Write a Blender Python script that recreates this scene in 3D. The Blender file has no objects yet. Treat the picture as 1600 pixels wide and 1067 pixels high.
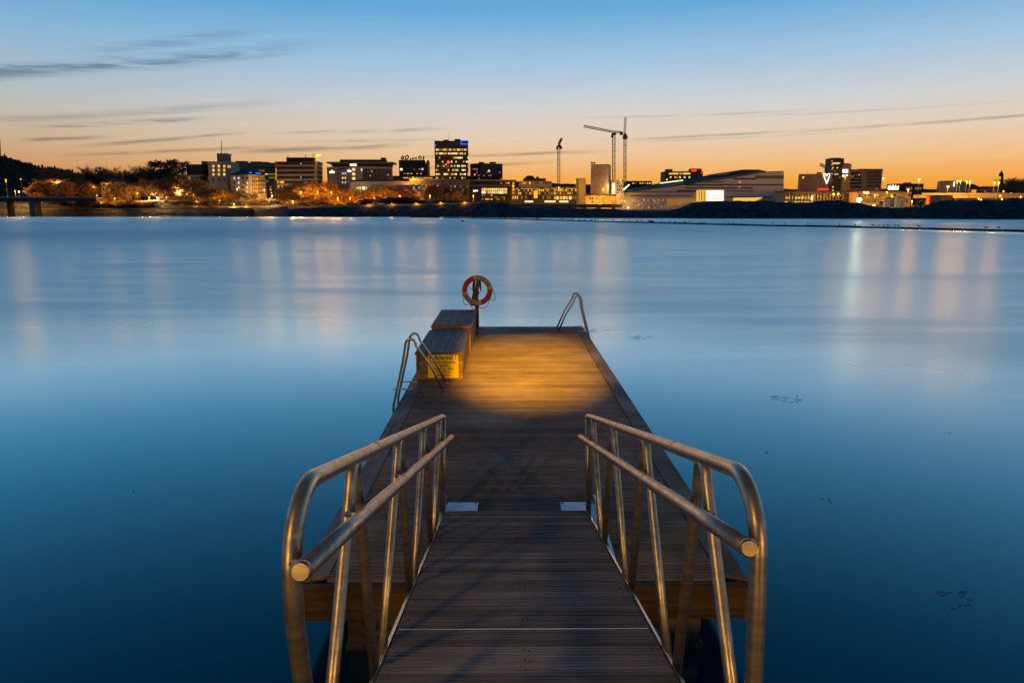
import bpy, bmesh, math, random
from mathutils import Vector, Matrix, noise as mnoise

R = math.radians
rng = random.Random(11)
SC = bpy.context.scene
COL = SC.collection

# ------------------------------------------------------------------ camera
FPX = 1067.0
PITCH = math.atan(204.5 / FPX)
YAW = math.atan(9 / FPX)
CAM = Vector((0.0, 0.0, 3.4))
cd = bpy.data.cameras.new('camera')
cam = bpy.data.objects.new('camera', cd)
COL.objects.link(cam)
cd.sensor_width = 36.0
cd.lens = 36.0 * FPX / 1600.0
cd.clip_start = 0.05
cd.clip_end = 20000
cam.location = CAM
cam.rotation_euler = (math.pi / 2 - PITCH, 0, -YAW)
SC.camera = cam

# ------------------------------------------------------------------ colour helper
def lin(c):
    c = c / 255.0
    return c / 12.92 if c <= 0.04045 else ((c + 0.055) / 1.055) ** 2.4
def rgb(r, g, b):
    return (lin(r), lin(g), lin(b), 1.0)

# ------------------------------------------------------------------ world: dusk sky after sunset
W = bpy.data.worlds.new('World')
SC.world = W
W.use_nodes = True
nt = W.node_tree
nt.nodes.clear()
class NB:
    """small node builder"""
    def __init__(self, tree): self.t = tree
    def n(self, typ, **kw):
        nd = self.t.nodes.new(typ)
        for k, v in kw.items(): setattr(nd, k, v)
        return nd
    def link(self, a, b): self.t.links.new(a, b)
    def put(self, sock, v):
        if hasattr(v, 'is_linked') or hasattr(v, 'links'): self.link(v, sock)
        else: sock.default_value = v
    def m(self, op, a, b=None, c=None, clamp=False):
        nd = self.n('ShaderNodeMath', operation=op, use_clamp=clamp)
        self.put(nd.inputs[0], a)
        if b is not None: self.put(nd.inputs[1], b)
        if c is not None: self.put(nd.inputs[2], c)
        return nd.outputs[0]
    def smooth(self, x, a, b, lo=0.0, hi=1.0):
        nd = self.n('ShaderNodeMapRange', interpolation_type='SMOOTHSTEP')
        self.put(nd.inputs['Value'], x)
        nd.inputs['From Min'].default_value = a; nd.inputs['From Max'].default_value = b
        nd.inputs['To Min'].default_value = lo; nd.inputs['To Max'].default_value = hi
        return nd.outputs[0]
    def mix(self, f, a, b, mode='MIX'):
        nd = self.n('ShaderNodeMix', data_type='RGBA', blend_type=mode)
        self.put(nd.inputs[0], f); self.put(nd.inputs[6], a); self.put(nd.inputs[7], b)
        return nd.outputs[2]
    def ramp(self, fac, stops):
        nd = self.n('ShaderNodeValToRGB')
        cr = nd.color_ramp
        cr.interpolation = 'LINEAR'
        while len(cr.elements) < len(stops): cr.elements.new(0.5)
        for e, (p, c) in zip(cr.elements, stops): e.position = p; e.color = c
        self.put(nd.inputs[0], fac)
        return nd.outputs[0]
    def xyz(self, x, y, z):
        nd = self.n('ShaderNodeCombineXYZ')
        self.put(nd.inputs[0], x); self.put(nd.inputs[1], y); self.put(nd.inputs[2], z)
        return nd.outputs[0]
    def noise(self, vec, scale, detail=3, rough=0.55, dist=0.0):
        nd = self.n('ShaderNodeTexNoise')
        self.put(nd.inputs['Vector'], vec)
        nd.inputs['Scale'].default_value = scale; nd.inputs['Detail'].default_value = detail
        nd.inputs['Roughness'].default_value = rough; nd.inputs['Distortion'].default_value = dist
        return nd.outputs[0]

b = NB(nt)
geo = b.n('ShaderNodeTexCoord')
sep = b.n('ShaderNodeSeparateXYZ'); b.link(geo.outputs['Generated'], sep.inputs[0])
dx, dy, dz = sep.outputs
el = b.m('MULTIPLY', b.m('ARCSINE', b.m('MINIMUM', b.m('MAXIMUM', dz, -0.9999), 0.9999)), 180 / math.pi)
az = b.m('MULTIPLY', b.m('ARCTAN2', dx, dy), 180 / math.pi)
SUN_AZ = 24.0
ct = b.m('COSINE', b.m('MULTIPLY', b.m('SUBTRACT', az, SUN_AZ), math.pi / 180))
pos = b.m('DIVIDE', el, 60.0, clamp=True)
def stops(lst): return [(e / 60.0, rgb(*c)) for e, c in lst]
rightr = b.ramp(pos, stops([(0, (236, 128, 22)), (1.3, (243, 150, 38)), (2.4, (246, 170, 76)), (3.7, (242, 190, 128)), (5.6, (231, 206, 178)), (8.0, (210, 210, 210)),
                            (11.5, (162, 195, 222)), (15.0, (104, 170, 218)), (20, (76, 154, 204)), (30, (30, 108, 156)), (42, (8, 66, 104)), (60, (5, 40, 74))]))
leftr = b.ramp(pos, stops([(0, (196, 112, 52)), (2.0, (202, 132, 78)), (3.5, (206, 156, 114)), (5.0, (203, 176, 146)), (7.0, (188, 187, 182)), (9.5, (162, 186, 205)),
                           (12, (130, 178, 212)), (15.2, (80, 158, 212)), (20, (60, 142, 198)), (30, (24, 100, 150)), (42, (6, 60, 98)), (60, (4, 38, 70))]))
backr = b.ramp(pos, stops([(0, (112, 104, 106)), (5, (100, 102, 114)), (14, (62, 96, 134)), (24, (40, 86, 130)), (42, (12, 56, 92)), (60, (4, 38, 70))]))
m1 = b.smooth(ct, 0.42, 0.99)
m2 = b.smooth(ct, -0.5, 0.35)
sky = b.mix(m2, backr, b.mix(m1, leftr, rightr))
# cirrus streaks
tilt = b.m('SUBTRACT', el, b.m('MULTIPLY', az, 0.075))
cvec = b.xyz(b.m('MULTIPLY', az, 0.055), b.m('MULTIPLY', tilt, 0.95), 3.1)
n1 = b.noise(cvec, 1.0, 6, 0.62, 0.9)
cvec2 = b.xyz(b.m('MULTIPLY', az, 0.16), b.m('MULTIPLY', tilt, 2.2), 7.7)
n2 = b.noise(cvec2, 1.0, 5, 0.65, 0.6)
n3 = b.noise(b.xyz(b.m('MULTIPLY', az, 0.13), b.m('MULTIPLY', b.m('SUBTRACT', el, b.m('MULTIPLY', az, 0.17)), 1.15), 1.3), 1.0, 6, 0.6, 1.2)
def wisp(azc, elc, slope, half, az0, az1, soft, strength):
    line = b.m('ADD', b.m('MULTIPLY', b.m('SUBTRACT', az, azc), slope), elc)
    d = b.m('ABSOLUTE', b.m('SUBTRACT', el, b.m('ADD', line, b.m('MULTIPLY', b.m('SUBTRACT', n1, 0.5), half * 1.3))))
    k = b.smooth(d, 0.0, half, 1.0, 0.0)
    w = b.m('MULTIPLY', b.smooth(az, az0 - soft, az0 + soft), b.smooth(az, az1 - soft, az1 + soft, 1.0, 0.0))
    tex = b.smooth(n2, 0.32, 0.62) if half < 0.9 else b.smooth(n3, 0.36, 0.60)
    return b.m('MULTIPLY', b.m('MULTIPLY', b.m('MULTIPLY', k, w), tex), strength)
ws = [wisp(-28, 9.95, 0.170, 0.78, -55, -17.5, 5, 1.0), wisp(-25, 11.6, 0.20, 0.55, -30, -20, 3, 0.5),
      wisp(-27, 6.85, 0.13, 0.42, -42, -19, 5, 0.45), wisp(-28, 6.05, 0.11, 0.30, -33, -24, 2.5, 0.9),
      wisp(-31.5, 4.85, 0.10, 0.20, -34, -29.5, 1.2, 0.75), wisp(-26, 5.0, 0.13, 0.24, -30, -21, 2.5, 0.8), wisp(-25, 4.25, 0.08, 0.24, -31, -19, 3, 0.6),
      wisp(-15, 4.72, 0.065, 0.36, -20, -9, 3, 0.85), wisp(-12, 6.05, 0.05, 0.26, -17, -6, 3, 0.55), wisp(-12, 5.35, 0.04, 0.18, -17, -6, 2.5, 0.5),
      wisp(0, 4.42, 0.03, 0.22, -6, 7, 3, 0.7), wisp(-3, 3.55, 0.05, 0.22, -7, 3, 3, 0.6),
      wisp(22, 5.80, 0.02, 0.17, 9, 60, 3, 0.6), wisp(16, 5.45, 0.02, 0.14, 10, 26, 3, 0.35), wisp(15, 7.25, 0.0, 0.16, 8, 22, 4, 0.35), wisp(26, 7.0, 0.0, 0.14, 20, 34, 4, 0.3),
      wisp(120, 12, 0.05, 1.5, 80, 170, 10, 0.5), wisp(-120, 9, 0.05, 1.5, -170, -80, 10, 0.5)]
cl = ws[0]
for w_ in ws[1:]: cl = b.m('MAXIMUM', cl, w_)
sky = b.mix(b.m('MINIMUM', cl, 0.8), sky, b.mix(1.0, sky, (0.30, 0.39, 0.50, 1), 'MULTIPLY'))
fine = b.smooth(n2, 0.2, 0.85, 0.97, 1.03)
bg = b.n('ShaderNodeBackground'); b.link(sky, bg.inputs[0]); b.put(bg.inputs[1], fine)
wo = b.n('ShaderNodeOutputWorld'); b.link(bg.outputs[0], wo.inputs[0])

SC.view_settings.view_transform = 'Standard'
SC.view_settings.look = 'None'
SC.view_settings.exposure = 0.0
SC.view_settings.gamma = 1.0
SC.view_settings.use_curve_mapping = False
SC.render.engine = 'CYCLES'
SC.cycles.max_bounces = 4
SC.cycles.diffuse_bounces = 1
SC.cycles.glossy_bounces = 2
SC.cycles.sample_clamp_indirect = 6.0
SC.cycles.use_denoising = True
SC.cycles.denoising_prefilter = 'NONE'
SC.cycles.denoising_input_passes = 'RGB_ALBEDO_NORMAL'
try: SC.cycles.use_light_tree = True
except Exception: pass

# ------------------------------------------------------------------ view geometry (turning measured picture points into places)
def ray(u, v):
    x = (u - 800) / FPX; y = -(v - 533.5) / FPX
    c, s = math.cos(PITCH), math.sin(PITCH)
    d = Vector((x, c + y * s, -s + y * c))
    cy, sy = math.cos(-YAW), math.sin(-YAW)
    return Vector((cy * d.x - sy * d.y, sy * d.x + cy * d.y, d.z))
def at(u, v, Y):
    d = ray(u, v); return CAM + d * (Y / d.y)
def atz(u, v, z):
    d = ray(u, v); return CAM + d * ((z - CAM.z) / d.z)
def interp(pts, x):
    if x <= pts[0][0]: return pts[0][1]
    for (a, va), (c, vc) in zip(pts, pts[1:]):
        if x <= c:
            t = (x - a) / (c - a); return va + (vc - va) * t
    return pts[-1][1]

# ------------------------------------------------------------------ materials
MATS = {}
def principled(name, col, rough=0.7, metal=0.0, spec=0.5):
    m = bpy.data.materials.new(name); m.use_nodes = True
    bs = m.node_tree.nodes['Principled BSDF']
    bs.inputs['Base Color'].default_value = (*col[:3], 1)
    bs.inputs['Roughness'].default_value = rough
    bs.inputs['Metallic'].default_value = metal
    bs.inputs['Specular IOR Level'].default_value = spec
    MATS[name] = m
    return m, NB(m.node_tree), bs
def noisy(name, c1, c2, scale=1.0, stretch=(1, 1, 1), rough=0.8, bump=0.0, bscale=None, metal=0.0, detail=4, rand=0.0, bdist=0.02, spec=0.4):
    m, nb, bs = principled(name, c1, rough, metal, spec)
    g = nb.n('ShaderNodeNewGeometry')
    mp = nb.n('ShaderNodeMapping'); mp.inputs['Scale'].default_value = stretch
    vec = g.outputs['Position']
    if rand:
        oi = nb.n('ShaderNodeObjectInfo')
        va = nb.n('ShaderNodeVectorMath', operation='ADD')
        nb.link(vec, va.inputs[0])
        nb.link(nb.xyz(nb.m('MULTIPLY', oi.outputs['Random'], 37.0), nb.m('MULTIPLY', oi.outputs['Random'], 91.0), 0.0), va.inputs[1])
        vec = va.outputs[0]
    nb.link(vec, mp.inputs['Vector'])
    f = nb.noise(mp.outputs[0], scale, detail, 0.6)
    col = nb.mix(nb.smooth(f, 0.3, 0.7), (*c1[:3], 1), (*c2[:3], 1))
    if rand:
        k = nb.m('ADD', nb.m('MULTIPLY', oi.outputs['Random'], rand * 2), 1 - rand)
        col = nb.mix(1.0, col, nb.xyz(k, k, k), 'MULTIPLY')
    nb.link(col, bs.inputs['Base Color'])
    if bump:
        f2 = nb.noise(mp.outputs[0], bscale or scale * 3, 4, 0.6)
        bp = nb.n('ShaderNodeBump'); bp.inputs['Strength'].default_value = bump; bp.inputs['Distance'].default_value = bdist
        nb.link(f2, bp.inputs['Height']); nb.link(bp.outputs[0], bs.inputs['Normal'])
    return m
def emit(name, col, strength):
    m = bpy.data.materials.new(name); m.use_nodes = True
    t = m.node_tree; t.nodes.clear()
    e = t.nodes.new('ShaderNodeEmission'); e.inputs[0].default_value = (*col[:3], 1); e.inputs[1].default_value = strength
    o = t.nodes.new('ShaderNodeOutputMaterial'); t.links.new(e.outputs[0], o.inputs[0])
    MATS[name] = m
    return m

def wood(name, c1, c2, along, scale=1.0, rough=0.62, wet=0.0, rand=0.25):
    """weathered board: grain stretched along x or y, dark streaks, knots and stains"""
    m, nb, bs = principled(name, c1, rough, 0.0, 0.25)
    g = nb.n('ShaderNodeNewGeometry'); oi = nb.n('ShaderNodeObjectInfo')
    va = nb.n('ShaderNodeVectorMath', operation='ADD')
    nb.link(g.outputs['Position'], va.inputs[0])
    nb.link(nb.xyz(nb.m('MULTIPLY', oi.outputs['Random'], 53.0), nb.m('MULTIPLY', oi.outputs['Random'], 29.0), nb.m('MULTIPLY', oi.outputs['Random'], 17.0)), va.inputs[1])
    mp = nb.n('ShaderNodeMapping')
    mp.inputs['Scale'].default_value = (1.3, 34, 34) if along == 'x' else (34, 1.3, 34)
    nb.link(va.outputs[0], mp.inputs['Vector'])
    grain = nb.noise(mp.outputs[0], scale, 5, 0.65)
    blot = nb.noise(g.outputs['Position'], 1.1, 4, 0.6)
    col = nb.mix(nb.smooth(grain, 0.28, 0.72), (*c1, 1), (*c2, 1))
    k = nb.m('MULTIPLY', nb.smooth(blot, 0.3, 0.75, 0.80, 1.10), nb.m('ADD', nb.m('MULTIPLY', oi.outputs['Random'], rand * 2), 1 - rand))
    col = nb.mix(1.0, col, nb.xyz(k, k, k), 'MULTIPLY')
    nb.link(col, bs.inputs['Base Color'])
    nb.link(nb.smooth(blot, 0.35, 0.7, rough + 0.12, rough - 0.12 - wet), bs.inputs['Roughness'])
    bp = nb.n('ShaderNodeBump'); bp.inputs['Strength'].default_value = 0.5; bp.inputs['Distance'].default_value = 0.004
    nb.link(grain, bp.inputs['Height']); nb.link(bp.outputs[0], bs.inputs['Normal'])
    return m

wood('deck_wood', (0.092, 0.082, 0.073), (0.172, 0.154, 0.138), 'x', rough=0.58, rand=0.24)
wood('ramp_wood', (0.090, 0.077, 0.066), (0.250, 0.216, 0.184), 'x', rough=0.74, rand=0.45)
wood('edge_wood', (0.070, 0.063, 0.058), (0.165, 0.150, 0.138), 'y', rough=0.55)
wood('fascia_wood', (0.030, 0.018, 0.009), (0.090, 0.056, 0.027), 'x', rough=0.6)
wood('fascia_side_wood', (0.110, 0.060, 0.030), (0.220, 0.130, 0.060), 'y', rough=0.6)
wood('box_wood', (0.150, 0.080, 0.035), (0.290, 0.170, 0.080), 'x', rough=0.6)
wood('box_side_wood', (0.170, 0.095, 0.040), (0.300, 0.180, 0.085), 'y', rough=0.6)
noisy('box_top', (0.055, 0.065, 0.072), (0.135, 0.145, 0.150), 7, rough=0.6, bump=0.4, bscale=40, rand=0.25, bdist=0.004)
noisy('post_wood', (0.060, 0.036, 0.022), (0.130, 0.080, 0.045), 6, (6, 6, 0.6), 0.75, 0.4, 20, rand=0.1, bdist=0.004)
noisy('pontoon', (0.060, 0.045, 0.028), (0.130, 0.095, 0.055), 4, (1, 1, 2), 0.8, 0.4, 18, bdist=0.006)
noisy('black_rubber', (0.010, 0.010, 0.010), (0.030, 0.028, 0.026), 8, rough=0.7)
noisy('steel', (0.28, 0.245, 0.185), (0.45, 0.395, 0.305), 9, (1, 1, 4), 0.38, 0.15, 60, metal=0.9, bdist=0.002)
noisy('ladder_steel', (0.30, 0.28, 0.26), (0.46, 0.43, 0.40), 6, rough=0.34, metal=1.0)
noisy('plate_steel', (0.50, 0.55, 0.58), (0.66, 0.70, 0.72), 5, rough=0.42, bump=0.15, bscale=30, metal=0.6, bdist=0.003)
noisy('aluminium', (0.55, 0.52, 0.48), (0.70, 0.66, 0.60), 6, rough=0.38, metal=1.0)
noisy('ring_red', (0.42, 0.034, 0.012), (0.34, 0.026, 0.010), 12, rough=0.5)
noisy('ring_white', (0.42, 0.36, 0.29), (0.32, 0.27, 0.21), 14, rough=0.6)
noisy('ring_tape', (0.85, 0.42, 0.05), (0.80, 0.36, 0.04), 10, rough=0.3)
noisy('rope', (0.055, 0.065, 0.085), (0.10, 0.11, 0.13), 60, rough=0.9)
noisy('sign_yellow', (0.95, 0.68, 0.012), (0.93, 0.65, 0.010), 6, rough=0.45)
noisy('sign_ink', (0.012, 0.010, 0.008), (0.02, 0.016, 0.012), 6, rough=0.6)
noisy('rock_dark', (0.026, 0.031, 0.036), (0.095, 0.100, 0.102), 0.35, rough=0.9, bump=0.9, bscale=0.9, bdist=0.6)
noisy('ground_dark', (0.040, 0.036, 0.028), (0.080, 0.070, 0.050), 0.1, rough=0.95)
noisy('hill_green', (0.010, 0.014, 0.013), (0.022, 0.028, 0.024), 0.02, rough=1.0)
noisy('path_pale', (0.30, 0.27, 0.22), (0.38, 0.34, 0.28), 0.2, rough=0.9)
noisy('asphalt', (0.045, 0.045, 0.047), (0.065, 0.064, 0.062), 0.3, rough=0.9)
noisy('concrete', (0.27, 0.25, 0.215), (0.36, 0.335, 0.29), 0.18, rough=0.9)
noisy('concrete_dark', (0.13, 0.125, 0.12), (0.18, 0.172, 0.16), 0.2, rough=0.9)
noisy('render_pale', (0.34, 0.31, 0.25), (0.42, 0.38, 0.31), 0.2, rough=0.9)
noisy('render_cream', (0.40, 0.34, 0.23), (0.48, 0.41, 0.28), 0.2, rough=0.9)
noisy('brick_brown', (0.15, 0.085, 0.055), (0.20, 0.115, 0.075), 0.5, rough=0.9)
noisy('clad_dark', (0.030, 0.030, 0.032), (0.048, 0.047, 0.048), 0.3, rough=0.6)
noisy('clad_grey', (0.17, 0.168, 0.17), (0.23, 0.226, 0.22), 0.2, rough=0.7)
noisy('clad_white', (0.50, 0.50, 0.50), (0.58, 0.58, 0.58), 0.15, rough=0.6)
noisy('clad_tan', (0.24, 0.19, 0.135), (0.30, 0.24, 0.17), 0.2, rough=0.8)
noisy('roof_dark', (0.030, 0.032, 0.036), (0.050, 0.052, 0.056), 0.2, rough=0.7)
noisy('crane_steel', (0.36, 0.26, 0.10), (0.44, 0.32, 0.13), 0.4, rough=0.6)
noisy('crane_dark', (0.08, 0.05, 0.03), (0.11, 0.075, 0.045), 0.4, rough=0.6)
noisy('pole_metal', (0.07, 0.062, 0.05), (0.10, 0.09, 0.075), 0.5, rough=0.6)
noisy('bark', (0.075, 0.055, 0.040), (0.120, 0.090, 0.065), 0.7, rough=0.95)
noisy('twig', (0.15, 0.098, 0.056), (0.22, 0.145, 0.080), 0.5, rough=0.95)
noisy('twig_lamplit', (0.26, 0.16, 0.070), (0.34, 0.21, 0.090), 0.5, rough=0.95)  # lighter, more orange twig: the lamp glow is put into its colour
noisy('needles', (0.016, 0.022, 0.014), (0.034, 0.042, 0.026), 0.8, rough=0.95)
noisy('dark_glass', (0.018, 0.020, 0.024), (0.030, 0.033, 0.038), 0.4, rough=0.15)
noisy('gull_dark', (0.018, 0.017, 0.018), (0.05, 0.048, 0.046), 6, rough=0.8)
noisy('boom_dark', (0.014, 0.012, 0.011), (0.030, 0.026, 0.022), 1.2, rough=0.7)
noisy('buoy_red', (0.20, 0.035, 0.020), (0.26, 0.05, 0.025), 2, rough=0.5)
noisy('buoy_rust', (0.16, 0.055, 0.025), (0.22, 0.08, 0.035), 2, rough=0.6)
noisy('weed', (0.010, 0.016, 0.018), (0.04, 0.05, 0.05), 9, rough=0.35)
noisy('container_rust', (0.22, 0.085, 0.035), (0.28, 0.12, 0.05), 0.5, rough=0.7)
noisy('container_pale', (0.50, 0.40, 0.22), (0.56, 0.45, 0.26), 0.5, rough=0.7)
noisy('machine_paint', (0.30, 0.17, 0.025), (0.36, 0.21, 0.035), 0.6, rough=0.6)
SOD = (1.0, 0.36, 0.025)
WARM = (1.0, 0.62, 0.18)
CREAM = (1.0, 0.80, 0.46)
emit('lit_amber', (1.0, 0.42, 0.03), 0.85)
emit('lit_warm', (1.0, 0.52, 0.08), 1.0)
emit('lit_pale', (1.0, 0.66, 0.22), 1.1)
emit('lit_bright', (1.0, 0.76, 0.36), 1.7)
emit('lit_dim', (1.0, 0.46, 0.07), 0.30)
emit('lit_cool', (0.70, 0.86, 1.0), 0.75)
emit('bulb_sodium', (1.0, 0.42, 0.035), 2.5)
emit('bulb_warm', (1.0, 0.54, 0.09), 2.9)
emit('bulb_white', (1.0, 0.80, 0.45), 4.5)
emit('bulb_flood', (1.0, 0.84, 0.55), 620.0)
emit('bulb_amber', (1.0, 0.44, 0.04), 11.0)
emit('neon_blue', (0.03, 0.16, 1.0), 1.6)
emit('neon_red', (1.0, 0.035, 0.015), 1.5)
emit('neon_white', (1.0, 0.93, 0.78), 2.4)
emit('neon_pale', (1.0, 0.82, 0.58), 2.8)
emit('beacon_red', (1.0, 0.03, 0.02), 10.0)

# ------------------------------------------------------------------ building blocks
def link(o, parent=None):
    COL.objects.link(o)
    if parent is not None: o.parent = parent
    return o
def tag(o, label=None, cat=None, group=None, kind=None):
    if label: o['label'] = label
    if cat: o['category'] = cat
    if group: o['group'] = group
    if kind: o['kind'] = kind
    return o
def thing(name, loc, label, cat, group=None):
    o = bpy.data.objects.new(name, None); o.location = loc; o.empty_display_size = 0.2
    link(o); return tag(o, label, cat, group)
def base_of(o):
    v = Vector((0, 0, 0))
    while o is not None: v = v + Vector(o.location); o = o.parent
    return v
class MB:
    """collects vertices and faces in world coordinates; build() links them as ONE mesh object"""
    def __init__(self): self.v = []; self.f = []
    def add(self, vs, fs):
        n = len(self.v); self.v += [tuple(p) for p in vs]; self.f += [tuple(i + n for i in f) for f in fs]; return self
    def box(self, x0, x1, y0, y1, z0, z1):
        vs = [(x, y, z) for z in (z0, z1) for (x, y) in ((x0, y0), (x1, y0), (x1, y1), (x0, y1))]
        return self.add(vs, [(3, 2, 1, 0), (4, 5, 6, 7), (0, 1, 5, 4), (1, 2, 6, 5), (2, 3, 7, 6), (3, 0, 4, 7)])
    def bbox(self, x0, x1, y0, y1, z0, z1, r=0.006):
        """box with chamfered top and vertical edges"""
        vs = []
        for (z, i) in ((z0, 0), (z1 - r, 0), (z1, r)):
            for (x, y) in ((x0 + i, y0 + i), (x1 - i, y0 + i), (x1 - i, y1 - i), (x0 + i, y1 - i)): vs.append((x, y, z))
        fs = [(3, 2, 1, 0), (8, 9, 10, 11)]
        for k in (0, 4):
            for j in range(4): fs.append((k + j, k + (j + 1) % 4, k + 4 + (j + 1) % 4, k + 4 + j))
        return self.add(vs, fs)
    def prism(self, fp, z0, z1, ztops=None):
        n = len(fp)
        zt = ztops or [z1] * n
        vs = [(x, y, z0) for x, y in fp] + [(x, y, z) for (x, y), z in zip(fp, zt)]
        fs = [tuple(reversed(range(n))), tuple(range(n, 2 * n))]
        for i in range(n):
            j = (i + 1) % n; fs.append((i, j, n + j, n + i))
        return self.add(vs, fs)
    def tube(self, pts, r, seg=8, cap=True):
        pts = [Vector(p) for p in pts]
        rr = r if isinstance(r, (list, tuple)) else [r] * len(pts)
        rings = []
        prev = None
        for i, p in enumerate(pts):
            if i == 0: t = pts[1] - p
            elif i == len(pts) - 1: t = p - pts[i - 1]
            else: t = (pts[i + 1] - p).normalized() + (p - pts[i - 1]).normalized()
            t.normalize()
            if prev is None:
                a = Vector((0, 0, 1)) if abs(t.z) < 0.9 else Vector((1, 0, 0))
                nx = t.cross(a).normalized()
            else:
                nx = (prev - t * prev.dot(t)).normalized()
            prev = nx
            ny = t.cross(nx)
            rings.append([p + (nx * math.cos(2 * math.pi * k / seg) + ny * math.sin(2 * math.pi * k / seg)) * rr[i] for k in range(seg)])
        vs = [q for ring in rings for q in ring]
        fs = []
        for i in range(len(rings) - 1):
            for k in range(seg):
                a = i * seg + k; c = i * seg + (k + 1) % seg
                fs.append((a, c, c + seg, a + seg))
        if cap:
            fs.append(tuple(reversed(range(seg)))); fs.append(tuple(range((len(rings) - 1) * seg, len(rings) * seg)))
        return self.add(vs, fs)
    def lathe(self, c, prof, axis='z', seg=16):
        """prof: list of (radius, offset along axis)"""
        c = Vector(c); vs = []
        for r, h in prof:
            for k in range(seg):
                a = 2 * math.pi * k / seg
                if axis == 'z': vs.append(c + Vector((r * math.cos(a), r * math.sin(a), h)))
                elif axis == 'y': vs.append(c + Vector((r * math.cos(a), h, r * math.sin(a))))
                else: vs.append(c + Vector((h, r * math.cos(a), r * math.sin(a))))
        fs = []
        for i in range(len(prof) - 1):
            for k in range(seg):
                a = i * seg + k; d = i * seg + (k + 1) % seg
                fs.append((a, d, d + seg, a + seg))
        fs.append(tuple(reversed(range(seg)))); fs.append(tuple(range((len(prof) - 1) * seg, len(prof) * seg)))
        return self.add(vs, fs)
    def mesh(self, name, off=(0, 0, 0), smooth=False):
        me = bpy.data.meshes.new(name)
        ox, oy, oz = off
        me.from_pydata([(x - ox, y - oy, z - oz) for x, y, z in self.v], [], self.f)
        bm = bmesh.new(); bm.from_mesh(me); bmesh.ops.recalc_face_normals(bm, faces=bm.faces); bm.to_mesh(me); bm.free()
        if smooth:
            for p in me.polygons: p.use_smooth = len(p.vertices) <= 4
        return me
    def build(self, name, mat, parent=None, smooth=False, origin=None):
        off = base_of(parent) if parent is not None else Vector(origin or (0, 0, 0))
        me = self.mesh(name, off, smooth)
        me.materials.append(MATS[mat])
        o = bpy.data.objects.new(name, me)
        if parent is None: o.location = off
        return link(o, parent)
_unit = {}
def piece(name, mat, loc, scale, rotz=0.0, parent=None, rotx=0.0, roty=0.0):
    """a box-shaped piece sharing one mesh per material; loc in world coordinates"""
    me = _unit.get(mat)
    if me is None:
        me = MB().box(-.5, .5, -.5, .5, -.5, .5).mesh('block_' + mat); me.materials.append(MATS[mat]); _unit[mat] = me
    o = bpy.data.objects.new(name, me)
    o.location = Vector(loc) - (base_of(parent) if parent else Vector((0, 0, 0)))
    o.scale = scale; o.rotation_euler = (rotx, roty, rotz)
    return link(o, parent)
def copy_of(name, me, loc, parent=None, rot=(0, 0, 0), scale=(1, 1, 1)):
    o = bpy.data.objects.new(name, me)
    o.location = Vector(loc) - (base_of(parent) if parent else Vector((0, 0, 0)))
    o.rotation_euler = rot; o.scale = scale
    return link(o, parent)

# ================================================================== THE SETTING
# ------------------------------------------------------------------ water
def shore_y(u):
    return interp([(-300, 720), (0, 705), (250, 690), (400, 660), (425, 520), (445, 400), (650, 376), (800, 340), (1000, 312), (1300, 299), (1600, 268), (1900, 250)], u)
BOOM = [(640, 339.9), (700, 341), (800, 343), (900, 346), (1000, 348.5), (1100, 351), (1200, 353.5), (1300, 355), (1400, 357.5), (1500, 360), (1600, 362.5), (1720, 366)]
BOOM_XY = [atz(u, v, 0.0).xy for u, v in BOOM]
def boom_dist(p):
    best = 1e9; sgn = 1
    for a, c in zip(BOOM_XY, BOOM_XY[1:]):
        ab = c - a; t = max(0, min(1, (p - a).dot(ab) / ab.length_squared)); q = a + ab * t
        d = (p - q).length
        if d < best:
            best = d; sgn = 1 if (p.length < q.length) else -1
    return best * sgn
def sstep(a, c, x):
    t = max(0.0, min(1.0, (x - a) / (c - a))); return t * t * (3 - 2 * t)
def u_of(x, y):
    a = math.atan2(x, y) - YAW
    return 800 + math.tan(max(-1.4, min(1.4, a))) * FPX / math.cos(PITCH)
def ruffle(x, y):
    r = math.hypot(x, y)
    if y < 1: return 0.25
    u = u_of(x, y)
    n = mnoise.noise(Vector((x * 0.012 + 5, y * 0.02, 0.3)))
    n2 = mnoise.noise(Vector((x * 0.05, y * 0.12, 4.3)))
    near = interp([(-400, 19.5), (400, 18.5), (800, 16.5), (1100, 14.5), (1700, 12.5)], u)
    k = sstep(near * 0.62, near * 1.7, r + n2 * near * 0.10) * (0.52 + 0.48 * sstep(22, 140, r))
    d = boom_dist(Vector((x, y)))
    if y > 180 and u < 700:
        k *= 1 - sstep(368, 378, y + n * 4)                       # sheltered strip along the far shore
    if d > 0 and u > 1200:
        k *= 1 - sstep(1250, 1450, u) * (1 - sstep(7, 11, d + n * 2)) * 0.85   # sheltered in front of the boom
    band = sstep(38, 46, r + n2 * 3) * (1 - sstep(46, 54, r + n2 * 3))
    return max(0.0, min(1.0, k * (0.86 + 0.25 * n) ))
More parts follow.
